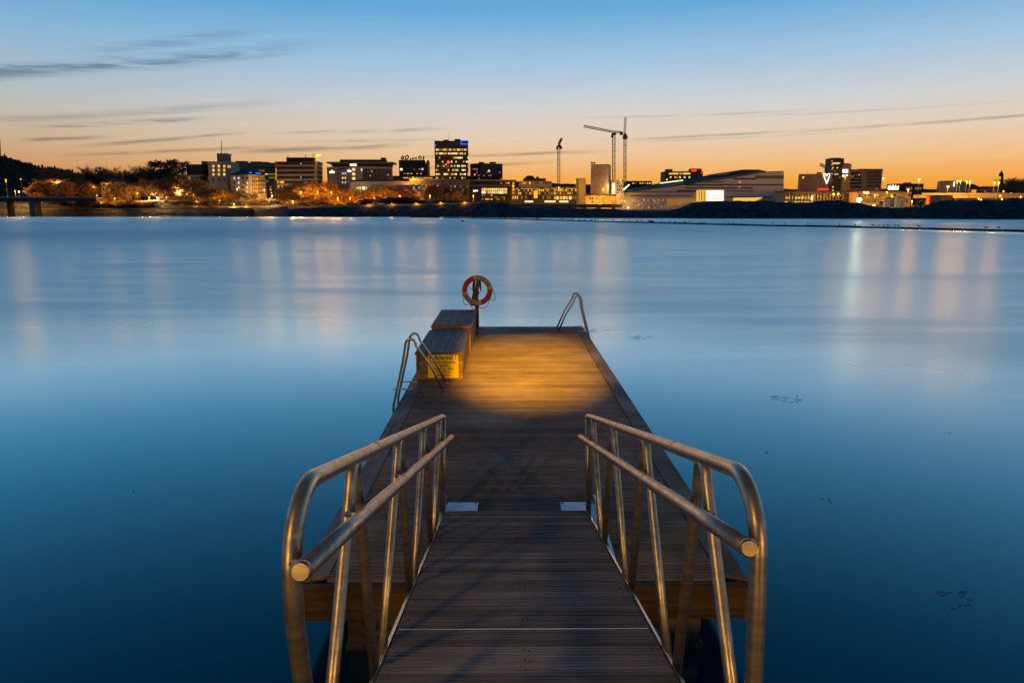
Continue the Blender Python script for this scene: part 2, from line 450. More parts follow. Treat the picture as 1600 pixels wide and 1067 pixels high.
def make_water():
    radii = [0.0]
    r = 0.6
    while r < 9000:
        radii.append(r); r *= 1.045
    azs = []
    a = -180.0
    while a < 180:
        azs.append(a); a += 1.5 if abs(a) < 45 else 5.0
    vs = []; vals = []
    for rr in radii[1:]:
        for a in azs:
            x = rr * math.sin(R(a)); y = rr * math.cos(R(a))
            vs.append((x, y, 0)); vals.append(ruffle(x, y))
    n = len(azs); fs = [tuple(reversed(range(n)))]
    for i in range(len(radii) - 2):
        for k in range(n):
            fs.append((i * n + k, i * n + (k + 1) % n, (i + 1) * n + (k + 1) % n, (i + 1) * n + k))
    me = bpy.data.meshes.new('water'); me.from_pydata(vs, [], fs)
    bm = bmesh.new(); bm.from_mesh(me); bmesh.ops.recalc_face_normals(bm, faces=bm.faces)
    if bm.faces[10].normal.z < 0: bmesh.ops.reverse_faces(bm, faces=bm.faces)
    bm.to_mesh(me); bm.free()
    at_ = me.attributes.new('ruffle', 'FLOAT', 'POINT')
    at_.data.foreach_set('value', vals)
    m = bpy.data.materials.new('water'); m.use_nodes = True; t = m.node_tree; t.nodes.clear(); nb = NB(t)
    g = nb.n('ShaderNodeNewGeometry')
    atr = nb.n('ShaderNodeAttribute'); atr.attribute_name = 'ruffle'
    ruf = atr.outputs['Fac']
    mp = nb.n('ShaderNodeMapping'); mp.inputs['Scale'].default_value = (0.10, 0.55, 1); nb.link(g.outputs['Position'], mp.inputs[0])
    na = nb.noise(mp.outputs[0], 1.0, 5, 0.6)
    mp2 = nb.n('ShaderNodeMapping'); mp2.inputs['Scale'].default_value = (0.035, 0.16, 1); nb.link(g.outputs['Position'], mp2.inputs[0])
    nc = nb.noise(mp2.outputs[0], 1.0, 3, 0.6)
    h = nb.m('ADD', nb.m('MULTIPLY', na, 1.15), nb.m('MULTIPLY', nc, 0.6))
    bp = nb.n('ShaderNodeBump'); bp.inputs['Distance'].default_value = 0.10
    nb.link(nb.m('MULTIPLY', nb.m('MAXIMUM', nb.m('MULTIPLY', ruf, ruf), 0.02), 0.26), bp.inputs['Strength']); nb.link(h, bp.inputs['Height'])
    patch = nb.m('MULTIPLY', nb.smooth(nc, 0.3, 0.7, 0.93, 1.07), nb.smooth(na, 0.30, 0.70, 0.86, 1.14))
    sp_ = nb.n('ShaderNodeSeparateXYZ'); nb.link(g.outputs['Position'], sp_.inputs[0])
    rough = nb.m('ADD', nb.m('MULTIPLY', nb.m('MULTIPLY', ruf, patch), 0.43), nb.smooth(sp_.outputs[1], 120, 340, 0.13, 0.02))
    fr = nb.n('ShaderNodeFresnel'); fr.inputs['IOR'].default_value = 1.33
    fac = nb.m('MINIMUM', nb.m('MULTIPLY', fr.outputs[0], 3.0), 0.97)
    gl = nb.n('ShaderNodeBsdfGlossy'); gl.distribution = 'GGX'
    gl.inputs['Color'].default_value = (0.80, 0.95, 0.955, 1)
    nb.link(rough, gl.inputs['Roughness']); nb.link(bp.outputs[0], gl.inputs['Normal'])
    df = nb.n('ShaderNodeBsdfDiffuse'); df.inputs['Color'].default_value = (0.001, 0.026, 0.050, 1)
    mx = nb.n('ShaderNodeMixShader'); nb.link(fac, mx.inputs[0]); nb.link(df.outputs[0], mx.inputs[1]); nb.link(gl.outputs[0], mx.inputs[2])
    out = nb.n('ShaderNodeOutputMaterial'); nb.link(mx.outputs[0], out.inputs[0])
    me.materials.append(m)
    for p in me.polygons: p.use_smooth = True
    o = bpy.data.objects.new('water', me); link(o); tag(o, kind='structure')
make_water()

# ------------------------------------------------------------------ the far shore
BANK_TOP = [(-300, 326), (0, 327), (250, 327), (420, 328), (445, 327.5), (510, 325), (560, 323.2), (650, 321), (750, 318.4), (768, 316.8), (788, 317.2), (800, 322), (815, 325), (960, 327), (985, 331), (1040, 330.5),
            (1062, 326), (1080, 318), (1095, 314.5), (1110, 315.5), (1150, 314.6), (1175, 316), (1190, 312.4), (1210, 316), (1240, 318), (1262, 317), (1290, 314), (1312, 313.6), (1330, 317.5), (1356, 321),
            (1375, 325), (1398, 325.5), (1440, 323), (1462, 315.5), (1480, 314), (1600, 313), (1900, 312)]
def bank_z(u):
    Y = shore_y(u) + 10
    return at(u, interp(BANK_TOP, u), Y).z
def ground_z(u, Y):
    Yw = shore_y(u)
    zt = bank_z(u)
    o = Y - Yw
    if o <= 0: return max(-3.0, o * 0.3)
    if o < 9: return zt * (o / 9) ** 0.7
    if o < 16: return zt
    z2 = interp([(-300, 5), (420, 5), (445, 6), (800, 5.2), (960, 3.6), (1900, 5.0)], u)
    zl = z2 if o > 34 else zt + (z2 - zt) * (o - 16) / 18
    lo = interp([(-300, 10), (600, 10), (900, 4), (1000, 3), (1900, 6)], u)
    zl += lo * sstep(640, 800, Y)
    zl += 10 * sstep(860, 1500, Y)
    return zl
def gpoint(u, Y):
    p = at(u, 329, Y); return Vector((p.x, p.y, ground_z(u, Y)))
def make_ground():
    us = [-900 + 60 * i for i in range(12)] + [-180 + 6 * i for i in range(320)] + [1740 + 60 * i for i in range(14)]
    offs = [-8, -3, 0, 0.8, 1.6, 2.5, 3.4, 4.4, 5.4, 6.5, 7.7, 9, 10.5, 12, 14, 16, 20, 26, 34, 50, 80]
    tail = [560, 640, 680, 720, 760, 800, 860, 950, 1100, 1300, 1600, 2400]
    vs = []
    rowsn = len(offs) + len(tail)
    for i, u in enumerate(us):
        Yw = shore_y(u)
        for k in range(rowsn):
            if k < len(offs): Y = Yw + offs[k]
            else:
                Yb = Yw + offs[-1]; Y = max(tail[k - len(offs)], Yb + 8 * (k - len(offs) + 1))
            p = gpoint(u, Y)
            if k < 17 and k > 1:
                q = Vector((p.x * 0.35, p.y * 0.35, 1.7))
                j = mnoise.noise(q) * 0.75 + mnoise.noise(q * 2.7) * 0.4
                p.z += j * (0.9 if k > 4 else 0.4); p.y += mnoise.noise(q + Vector((9, 3, 5))) * 0.8
            elif k >= 17: p.z += mnoise.noise(Vector((p.x * 0.02, p.y * 0.02, 0))) * 0.6
            vs.append(p)
    def sheet(name, k0, k1, mat):
        idx = []; fs = []
        w = k1 - k0 + 1
        for i in range(len(us)):
            for k in range(k0, k1 + 1): idx.append(vs[i * rowsn + k])
        for i in range(len(us) - 1):
            for k in range(w - 1):
                a = i * w + k; fs.append((a, a + w, a + w + 1, a + 1))
        m_ = MB().add(idx, fs); o = m_.build(name, mat); tag(o, kind='structure'); return o
    sheet('shore_bank', 0, 15, 'rock_dark')
    sheet('ground', 15, rowsn - 1, 'ground_dark')
make_ground()
def strip(name, pts, wid, h, mat, lift=0.05):
    """a low slab following (u, Y) points on the ground"""
    vs = []; fs = []
    P = [gpoint(u, Y) for u, Y in pts]
    for i, p in enumerate(P):
        t = (P[min(i + 1, len(P) - 1)] - P[max(i - 1, 0)]).normalized(); nrm = Vector((-t.y, t.x, 0)).normalized()
        for s, dz in ((-1, -1.0), (-1, lift + h), (1, lift + h), (1, -1.0)): vs.append(p + nrm * wid * 0.5 * s + Vector((0, 0, dz)))
    n = len(P)
    for i in range(n - 1):
        a = i * 4
        for k in range(4): fs.append((a + k, a + (k + 1) % 4, a + 4 + (k + 1) % 4, a + 4 + k))
    fs += [(3, 2, 1, 0), tuple(range((n - 1) * 4, n * 4))]
    o = MB().add(vs, fs).build(name, mat); return tag(o, kind='structure')
strip('promenade_path', [(u, shore_y(u) + 11.5) for u in range(50, 421, 10)], 3.4, 0.55, 'path_pale', 0.45)
strip('waterside_path', [(u, shore_y(u) + 12) for u in range(500, 756, 8)], 3.0, 0.4, 'path_pale', 0.45)
# wooded hill far behind on the left
def make_hill():
    prof = [(-260, 205), (-120, 222), (-40, 235), (0, 241.5), (14, 243), (30, 249), (50, 256), (75, 262), (100, 265), (125, 270), (150, 277), (190, 284), (240, 290), (300, 298), (420, 305)]
    vs = []; fs = []; us = list(range(-260, 421, 3))
    for u in us:
        v = interp(prof, u)
        top = at(u, v + 3, 2300)
        top.z += mnoise.noise(Vector((u * 0.13, 0, 0))) * 5
        b0 = at(u, 329, 1500); m0 = at(u, 329, 1950); b1 = at(u, 329, 3000)
        vs += [Vector((b0.x, b0.y, 8)), Vector((m0.x, m0.y, top.z * 0.55 + 4)), top, Vector((b1.x, b1.y, 5))]
    for i in range(len(us) - 1):
        for k in range(3):
            a = i * 4 + k; fs.append((a, a + 4, a + 5, a + 1))
    o = MB().add(vs, fs).build('hill', 'hill_green'); tag(o, kind='structure')
    # the wood that covers it, one mass of small conifer shapes
    rg = random.Random(5); mb = MB()
    for i in range(2600):
        u = rg.uniform(-255, 330); t = rg.random() ** 0.6
        v = interp(prof, u); Y = 1650 + 650 * t
        topz = at(u, v + 3, 2300).z
        zz = (8 + (topz * 0.55 + 4 - 8) * (Y - 1500) / 450) if Y < 1950 else (topz * 0.55 + 4 + (topz * 0.45 - 4) * (Y - 1950) / 350)
        p = at(u, 329, Y); h = rg.uniform(9, 19); r = rg.uniform(2.5, 5.5); a0 = rg.uniform(0, 6)
        ring = [(p.x + r * math.cos(a0 + k * 1.2566), p.y + r * math.sin(a0 + k * 1.2566), zz + h * rg.uniform(0.1, 0.35)) for k in range(5)]
        mid = [(p.x + r * 0.7 * math.cos(a0 + .6 + k * 1.2566), p.y + r * 0.7 * math.sin(a0 + .6 + k * 1.2566), zz + h * rg.uniform(0.55, 0.75)) for k in range(5)]
        mb.add(ring + mid + [(p.x, p.y, zz + h), (p.x, p.y, zz - 2)], [(k, (k + 1) % 5, 5 + k) for k in range(5)] + [((k + 1) % 5, 5 + (k + 1) % 5, 5 + k) for k in range(5)] + [(5 + k, 5 + (k + 1) % 5, 10) for k in range(5)] + [(k, 11, (k + 1) % 5) for k in range(5)])
    w = mb.build('hillside_forest', 'needles'); tag(w, 'dark conifer wood covering the far hillside', 'forest', kind='stuff')
make_hill()
# low far ridge seen between the buildings
def make_ridge():
    prof = [(420, 296), (560, 290), (700, 286), (800, 284), (880, 287), (960, 290), (1100, 288), (1240, 296), (1300, 295), (1400, 295), (1480, 296), (1600, 289), (1900, 285)]
    vs = []; fs = []; us = list(range(420, 1901, 8))
    for u in us:
        top = at(u, interp(prof, u) + 1.2 * mnoise.noise(Vector((u * 0.06, 2, 0))), 2600)
        b0 = at(u, 329, 2000); b1 = at(u, 329, 3200)
        vs += [Vector((b0.x, b0.y, 5)), top, Vector((b1.x, b1.y, 5))]
    for i in range(len(us) - 1):
        for k in range(2):
            a = i * 3 + k; fs.append((a, a + 3, a + 4, a + 1))
    o = MB().add(vs, fs).build('far_ridge', 'hill_green'); tag(o, kind='structure')
make_ridge()
# the land behind the photographer: quay wall and ground the ramp starts from
gb = MB().box(-40, 40, -60, -1.2, -3, 1.75); tag(gb.build('quay_ground', 'concrete'), kind='structure')

# ================================================================== THE JETTY
FX0, FX1, FY0, FY1, FZ = -1.59, 1.87, 4.81, 16.58, 0.60
def grooved_plank(length, width, thick, n, name, mat, gw=0.004, gd=0.010):
    """board with n grooves along its length, long axis x, top face at z = 0"""
    prof = [(-width / 2, -thick), (-width / 2, -0.004), (-width / 2 + 0.004, 0)]
    pitch = (width - 0.012) / n
    for k in range(1, n):
        c = -width / 2 + 0.006 + pitch * k
        prof += [(c - gw - 0.0035, 0), (c - gw, -gd), (c + gw, -gd), (c + gw + 0.0035, 0)]
    prof += [(width / 2 - 0.004, 0), (width / 2, -0.004), (width / 2, -thick)]
    k = len(prof)
    vs = [(-length / 2, y, z) for y, z in prof] + [(length / 2, y, z) for y, z in prof]
    fs = [tuple(range(k)), tuple(reversed(range(k, 2 * k)))] + [(i, (i + 1) % k, k + (i + 1) % k, k + i) for i in range(k)]
    me = MB().add(vs, fs).mesh(name); me.materials.append(MATS[mat]); return me
def make_jetty():
    T = thing('floating_jetty', ((FX0 + FX1) / 2, (FY0 + FY1) / 2, 0.0), 'long wooden floating jetty with grooved deck boards, running out over the water', 'jetty')
    ew = 0.20
    L = FX1 - FX0 - 2 * ew - 0.012
    me = grooved_plank(L, 0.1045, 0.035, 3, 'deck_plank', 'deck_wood')
    pitch = 0.1185
    n = int((FY1 - FY0 - 0.03) / pitch)
    rg = random.Random(3)
    for i in range(n):
        y = FY0 + 0.075 + i * pitch
        copy_of('plank', me, ((FX0 + FX1) / 2 + rg.uniform(-.003, .003), y, FZ + rg.uniform(-.0025, .0025)), T, (rg.uniform(-.012, .012), rg.uniform(-.0006, .0006), rg.uniform(-.0007, .0007)))
    # joists that close the view between the boards
    for x in (FX0 + 0.3, -0.85, 0.14, 1.1, FX1 - 0.3):
        MB().box(x - .04, x + .04, FY0 + .05, FY1 - .05, FZ - .2, FZ - .041).build('joist', 'fascia_side_wood', T)
    MB().box(FX0 + .06, FX1 - .06, FY0 + .06, FY1 - .06, FZ - .235, FZ - .21).build('underdeck', 'black_rubber', T)
    # edge boards, mitred at the near end
    for side in (0, 1):
        cuts = [FY0, 8.62, 12.55, FY1]
        for j in range(3):
            y0, y1 = cuts[j] + (.004 if j else 0), cuts[j + 1] - .004
            zt = FZ + 0.007 + rg.uniform(-.001, .001)
            if side == 0: xo, xi = FX0, FX0 + ew
            else: xo, xi = FX1, FX1 - ew
            fp = [(xo, y0), (xi, y0 + (0.12 if j == 0 else 0)), (xi, y1), (xo, y1)]
            MB().prism(fp, FZ - .035, zt).build('edge_board', 'edge_wood', T)
    # screws: a row along the middle and one at each edge board
    mb = MB()
    for i in range(n):
        y = FY0 + 0.075 + i * pitch
        for x in (0.138, 0.162):
            xx = x + rg.uniform(-.004, .004)
            mb.lathe((xx, y + rg.uniform(-.02, .02), FZ + .001), [(.0045, -.004), (.0045, .0006), (.002, .0012)], 'z', 6)
    tag(mb.build('screws', 'pole_metal', T), kind='stuff')
    # front: trim, two fascia boards, end caps
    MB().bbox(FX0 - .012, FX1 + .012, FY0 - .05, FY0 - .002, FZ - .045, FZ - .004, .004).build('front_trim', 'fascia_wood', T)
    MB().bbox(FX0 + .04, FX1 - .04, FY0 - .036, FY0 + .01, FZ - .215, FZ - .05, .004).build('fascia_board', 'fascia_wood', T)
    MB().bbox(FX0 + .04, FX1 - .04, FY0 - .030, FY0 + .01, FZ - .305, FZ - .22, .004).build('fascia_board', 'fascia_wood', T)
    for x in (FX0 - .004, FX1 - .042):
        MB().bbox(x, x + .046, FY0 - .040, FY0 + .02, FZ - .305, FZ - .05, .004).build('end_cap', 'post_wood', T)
    for x0, x1 in ((FX0 - .006, FX0 + .03), (FX1 - .03, FX1 + .006)):
        MB().bbox(x0, x1, FY0 + .022, FY1 - .02, FZ - .17, FZ - .04, .004).build('side_board', 'fascia_side_wood', T)
        MB().bbox(x0 + .003, x1 - .003, FY0 + .022, FY1 - .02, FZ - .30, FZ - .176, .004).build('side_board', 'fascia_side_wood', T)
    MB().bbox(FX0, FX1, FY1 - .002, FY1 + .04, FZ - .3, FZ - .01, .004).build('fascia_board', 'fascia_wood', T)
    for x in (-1.35, -.75, .95, 1.35, 1.62):
        for z in (FZ - .10, FZ - .17):
            MB().lathe((x, FY0 - .036, z), [(.014, .004), (.014, -.004), (.008, -.010)], 'y', 8).build('bolt', 'black_rubber', T)
    # pontoon with round end sockets under the near edge
    mb = MB(); px0, px1 = FX0 + .34, FX1 - .34
    P = mb.bbox(px0, px1, FY0 + .05, FY1 - .2, -.5, FZ - .31, .01).build('pontoon', 'pontoon', T)
    MB().bbox(px0 - .02, px1 + .02, FY0 + .03, FY0 + .09, -.03, .05, .01).build('cross_timber', 'post_wood', T)
    for x in (-1.02, -.56, 1.16, 1.53 - .62):
        c = (x, FY0 + .045, .22)
        MB().lathe(c, [(.095, .01), (.095, -.035), (.075, -.055), (.058, -.05), (.05, -.01)], 'y', 20).build('socket_ring', 'pontoon', T, smooth=True)
        MB().lathe(c, [(.049, .0), (.049, -.018)], 'y', 16).build('socket_hole', 'black_rubber', T)
    for x0 in (px0 + .02, px0 + .24, px1 - .46, px1 - .24):
        MB().bbox(x0, x0 + .2, FY0 + .02, FY0 + .055, -.32, -.035, .006).build('pontoon_board', 'pontoon', T)
    # landing plates the ramp rests on
    for x0, x1 in ((-.60, -.28), (.52, .86)):
        MB().bbox(x0, x1, 5.45, 6.235, FZ + .008, FZ + .014, .002).build('landing_plate', 'plate_steel', T)
        mb = MB()
        for xx in (x0 + .02, x1 - .02): mb.lathe((xx, 6.21, FZ + .014), [(.010, 0), (.010, .004), (.005, .007)], 'z', 8)
        mb.build('plate_bolts', 'black_rubber', T)
        xs = x0 if x0 < 0 else x1
        MB().box(xs - .012, xs + .012, 5.0, 6.27, FZ + .009, FZ + .075).build('guide_rail', 'aluminium', T)
    return T
make_jetty()

# ------------------------------------------------------------------ the ramp
SL = R(12.9)
E0 = Vector((0.085, 5.91, 0.68))
def gl(x, s, n):
    return E0 + Vector((x, -s * math.cos(SL) + n * math.sin(SL), s * math.sin(SL) + n * math.cos(SL)))
def make_ramp():
    LEN = 7.4
    T = thing('gangway', gl(0, LEN / 2, -0.2), 'sloping wooden ramp with tubular steel railings leading down onto the jetty', 'ramp')
    me = grooved_plank(1.285, 0.0935, 0.028, 3, 'ramp_plank', 'ramp_wood', 0.0012, 0.0045)
    rg = random.Random(8); pitch = 0.0985
    n = int(LEN / pitch)
    for i in range(n):
        s = 0.06 + i * pitch
        if 2.82 < s < 2.93: s += 0.0
        copy_of('plank', me, gl(rg.uniform(-.002, .002), s + rg.uniform(-.0014, .0014), rg.uniform(-.003, .003)), T, (-SL + rg.uniform(-.025, .025), rg.uniform(-.0016, .0016), rg.uniform(-.0022, .0022)))
    # hinged flap at the foot
    MB().add([gl(-.63, .012, -.002), gl(.63, .012, -.002), Vector((.085 + .60, 5.945, FZ + .035)), Vector((.085 - .60, 5.945, FZ + .035)),
              gl(-.63, .012, -.016), gl(.63, .012, -.016), Vector((.085 + .60, 5.945, FZ + .022)), Vector((.085 - .60, 5.945, FZ + .022))],
             [(0, 1, 2, 3), (7, 6, 5, 4), (0, 4, 5, 1), (1, 5, 6, 2), (2, 6, 7, 3), (3, 7, 4, 0)]).build('foot_flap', 'ramp_wood', T)
    # bright metal strip standing for the light in a gap between boards
    s = 2.865
    MB().add([gl(-.63, s - .004, .004), gl(.63, s - .004, .004), gl(.63, s + .004, .004), gl(-.63, s + .004, .004), gl(-.63, s - .004, -.01), gl(.63, s - .004, -.01), gl(.63, s + .004, -.01), gl(-.63, s + .004, -.01)],
             [(0, 1, 2, 3), (7, 6, 5, 4), (0, 4, 5, 1), (1, 5, 6, 2), (2, 6, 7, 3), (3, 7, 4, 0)]).build('gap_light_strip', 'aluminium', T)
    mb = MB()
    for i in range(n):
        s = 0.06 + i * pitch
        for x in (-.006, .02, -.6, .6):
            p = gl(x + rg.uniform(-.004, .004), s + rg.uniform(-.022, .022), .0015)
            mb.lathe(p, [(.004, -.003), (.004, .0006)], 'z', 6)
    tag(mb.build('screws', 'black_rubber', T), kind='stuff')
    for sd in (-1, 1):
        # side beam: deep channel with a thin bright lip beside the boards
        mb = MB()
        def q(x0, x1, n0, n1, s0=0.0, s1=LEN):
            vs = [gl(x, s, nn) for s in (s0, s1) for (x, nn) in ((x0, n0), (x1, n0), (x1, n1), (x0, n1))]
            mb.add(vs, [(3, 2, 1, 0), (4, 5, 6, 7), (0, 1, 5, 4), (1, 2, 6, 5), (2, 3, 7, 6), (3, 0, 4, 7)])
        q(sd * .6475, sd * .652, -.02, .008)
        mb.build('edge_lip', 'aluminium', T)
        mb = MB()
        q(sd * .652, sd * .672, -.15, -.012); q(sd * .672, sd * .70, -.15, -.138)
        mb.build('side_beam', 'ladder_steel', T)
        # railing
        xr = sd * .672; xl = sd * .585
        top = lambda s: 0.865 + 0.03 * s
        low = lambda s: 0.68 + 0.033 * s
        RT = 0.027
        pts = [gl(xr, -0.03, top(0) - .01), gl(xr, 0.05, top(0))] + [gl(xr, s, top(s)) for s in (0.6, 1.2, 1.8, 2.4, 3.0, 3.6, 3.9, 4.17 + (.11 if sd < 0 else -.07))]
        # bend and end post
        ex = .11 if sd < 0 else -.07
        sb = 4.17 + ex; nb_ = top(sb)
        rad = 0.20
        for k in range(1, 9):
            a = math.pi / 2 * k / 8 * 1.10
            pts.append(gl(xr, sb + rad * math.sin(a), nb_ - rad * (1 - math.cos(a))))
        for nn, ss in ((.62, 4.345), (.4, 4.29), (.15, 4.23), (-.1, 4.17)): pts.append(gl(xr, ss + ex * nn / .7, nn))
        rail = MB().tube(pts, RT, 14).build('railing', 'steel', T, smooth=True)
        lp = [gl(xl, s, low(s)) for s in (0.12, 0.8, 1.6, 2.4, 3.2, 4.0, 4.68 if sd < 0 else 4.46)]
        MB().tube(lp, RT * .95, 14).build('lower_rail', 'steel', rail, smooth=True)
        MB().tube([lp[-1] - (lp[-1] - lp[-2]).normalized() * .006, lp[-1] + (lp[-1] - lp[-2]).normalized() * .004, lp[-1] + (lp[-1] - lp[-2]).normalized() * .012], [RT * .965, RT * .96, RT * .80], 14).build('end_cap', 'steel', rail, smooth=True)
        tops = [0.36, 1.50, 2.62, 3.72]; bots = [-.06, .95, 2.08, 3.19, 4.24]
        for j, ts in enumerate(tops):
            b0, b1 = bots[j] + .05, bots[j + 1] - .05
            nt_ = top(ts) - RT * 0.6
            path = [gl(xr, b0, -.11), gl(xr, b0 + (ts - b0) * .5, nt_ * .46)]
            ra = .055
            for k in range(7):
                a = math.pi * (1 - k / 6)
                path.append(gl(xr, ts + ra * math.cos(a), nt_ - ra * 1.3 + ra * 1.3 * math.sin(a)))
            path += [gl(xr, b1 + (ts - b1) * .5, nt_ * .46), gl(xr, b1, -.11)]
            MB().tube(path, RT * .86, 12).build('strut', 'steel', rail, smooth=True)
        MB().tube([gl(xr, .02, top(0)), gl(xr, -.02, -.11)], RT * .86, 12).build('end_post', 'steel', rail, smooth=True)
        for s in (0.1, 0.5, 1.35, 1.65, 2.48, 2.76, 3.58, 3.86):
            MB().tube([gl(xr, s, low(s) - .012), gl(xl, s, low(s) - .012)], .011, 8).build('bracket', 'steel', rail, smooth=True)
        MB().tube([gl(xr, 4.37 + ex, .80), gl(xl, (4.62 if sd < 0 else 4.40), .825)], .014, 8).build('bracket', 'steel', rail, smooth=True)
        for s in (1.75, 3.3):
            a = gl(xr, s - .004, top(s)); c = gl(xr, s + .004, top(s)); MB().tube([a, c], RT + .002, 14).build('weld_collar', 'ladder_steel', rail, smooth=True)
        for s in (1.3, 3.05):
            a = gl(xl, s - .004, low(s)); c = gl(xl, s + .004, low(s)); MB().tube([a, c], RT * .95 + .002, 14).build('weld_collar', 'ladder_steel', rail, smooth=True)
make_ramp()

# ------------------------------------------------------------------ storage boxes on the jetty
def make_box(x0, x1, y0, y1, z1, label, rows):
    T = thing('storage_box', ((x0 + x1) / 2, (y0 + y1) / 2, FZ), label, 'box', 'wooden boxes on the jetty')
    z0 = FZ + .010
    MB().box(x0 + .03, x1 - .03, y0 + .03, y1 - .03, z0, z1 - .045).build('carcass', 'black_rubber', T)
    h = (z1 - .05 - z0) / rows
    for k in range(rows):
        a, c = z0 + k * h + .003, z0 + (k + 1) * h - .003
        for (nm, bx) in (('front', (x0, x1, y0, y0 + .028)), ('back', (x0, x1, y1 - .028, y1))):
            MB().bbox(bx[0], bx[1], bx[2], bx[3], a, c, .004).build('slat', 'box_wood', T)
        for bx in ((x0 + .002, x0 + .028), (x1 - .028, x1 - .002)):
            MB().bbox(bx[0], bx[1], y0 + .030, y1 - .030, a, c, .004).build('slat', 'box_side_wood', T)
    lid = MB().bbox(x0 - .02, x1 + .02, y0 - .02, y1 + .02, z1 - .046, z1 - .012, .006).build('lid', 'box_side_wood', T)
    nx, ny = 5, 4
    w = (x1 - x0 + .01) / nx; d = (y1 - y0 + .02) / ny
    rg = random.Random(int(y0 * 10))
    for i in range(nx):
        for j in range(ny):
            xx = x0 - .005 + i * w; yy = y0 - .01 + j * d + (0.0)
            MB().bbox(xx + .004, xx + w - .004, yy + .004, yy + d - .004, z1 - .013, z1 + rg.uniform(-.002, .002), .004).build('panel', 'box_top', lid)
    return T
make_box(-1.51, -.735, 11.17, 13.30, 1.083, 'low wooden box with the yellow warning notice on its end', 4)
make_box(-1.49, -.715, 13.46, 15.66, 1.150, 'taller wooden box behind, next to the lifebuoy post', 4)

def text_obj(name, body, size, loc, rot, mat, parent, align='CENTER', bold=0.0, extrude=0.0004):
    cu = bpy.data.curves.new(name, 'FONT'); cu.body = body; cu.size = size; cu.align_x = align; cu.align_y = 'CENTER'
    cu.extrude = extrude; cu.offset = bold
    cu.materials.append(MATS[mat])
    tmp = bpy.data.objects.new(name, cu); COL.objects.link(tmp)
    bpy.context.view_layer.update()
    me = bpy.data.meshes.new_from_object(tmp.evaluated_get(bpy.context.evaluated_depsgraph_get()))
    bpy.data.objects.remove(tmp)
    if not me.materials: me.materials.append(MATS[mat])
    o = bpy.data.objects.new(name, me)
    o.location = Vector(loc) - base_of(parent); o.rotation_euler = rot
    return link(o, parent)
def make_sign():
    Yp = 11.17 - .012
    a = at(668, 553, Yp); c = at(716.5, 590, Yp)
    cx = (a.x + c.x) / 2; cz = (a.z + c.z) / 2; w = c.x - a.x; h = a.z - c.z
    T = thing('warning_sign', (cx, Yp, c.z), 'yellow notice board headed Advarsel on the end of the box', 'sign')
    MB().bbox(cx - w / 2, cx + w / 2, Yp - .006, Yp + .008, c.z, a.z, .003).build('board', 'sign_yellow', T)
    ft = Yp - .0075
    L = [('Advarsel !', .105, .355, .0014), ('Forankringsvaiere', .058, .155, .0004), ('i sj\u00f8en.', .058, .02, .0004), ('Ikke stup eller', .058, -.115, .0004), ('hopp fra', .058, -.25, .0004), ('bryggene', .058, -.385, .0004)]
    for body, sz, k, bo in L:
        o = text_obj('lettering', body, sz, (cx, ft, cz + k * h), (math.pi / 2, 0, 0), 'sign_ink', T, bold=bo)
        if body == 'Advarsel !': o.scale = (1.08, 1, 1)
        elif body == 'Forankringsvaiere': o.scale = (1.02, 1, 1)
        else: o.scale = (1.12, 1, 1)
    mb = MB()
    for sx in (-1, 1):
        for sz in (-1, 1): mb.lathe((cx + sx * (w / 2 - .02), Yp - .006, cz + sz * (h / 2 - .02)), [(.006, 0), (.006, -.003)], 'y', 8)
    mb.build('screws', 'plate_steel', T)
make_sign()

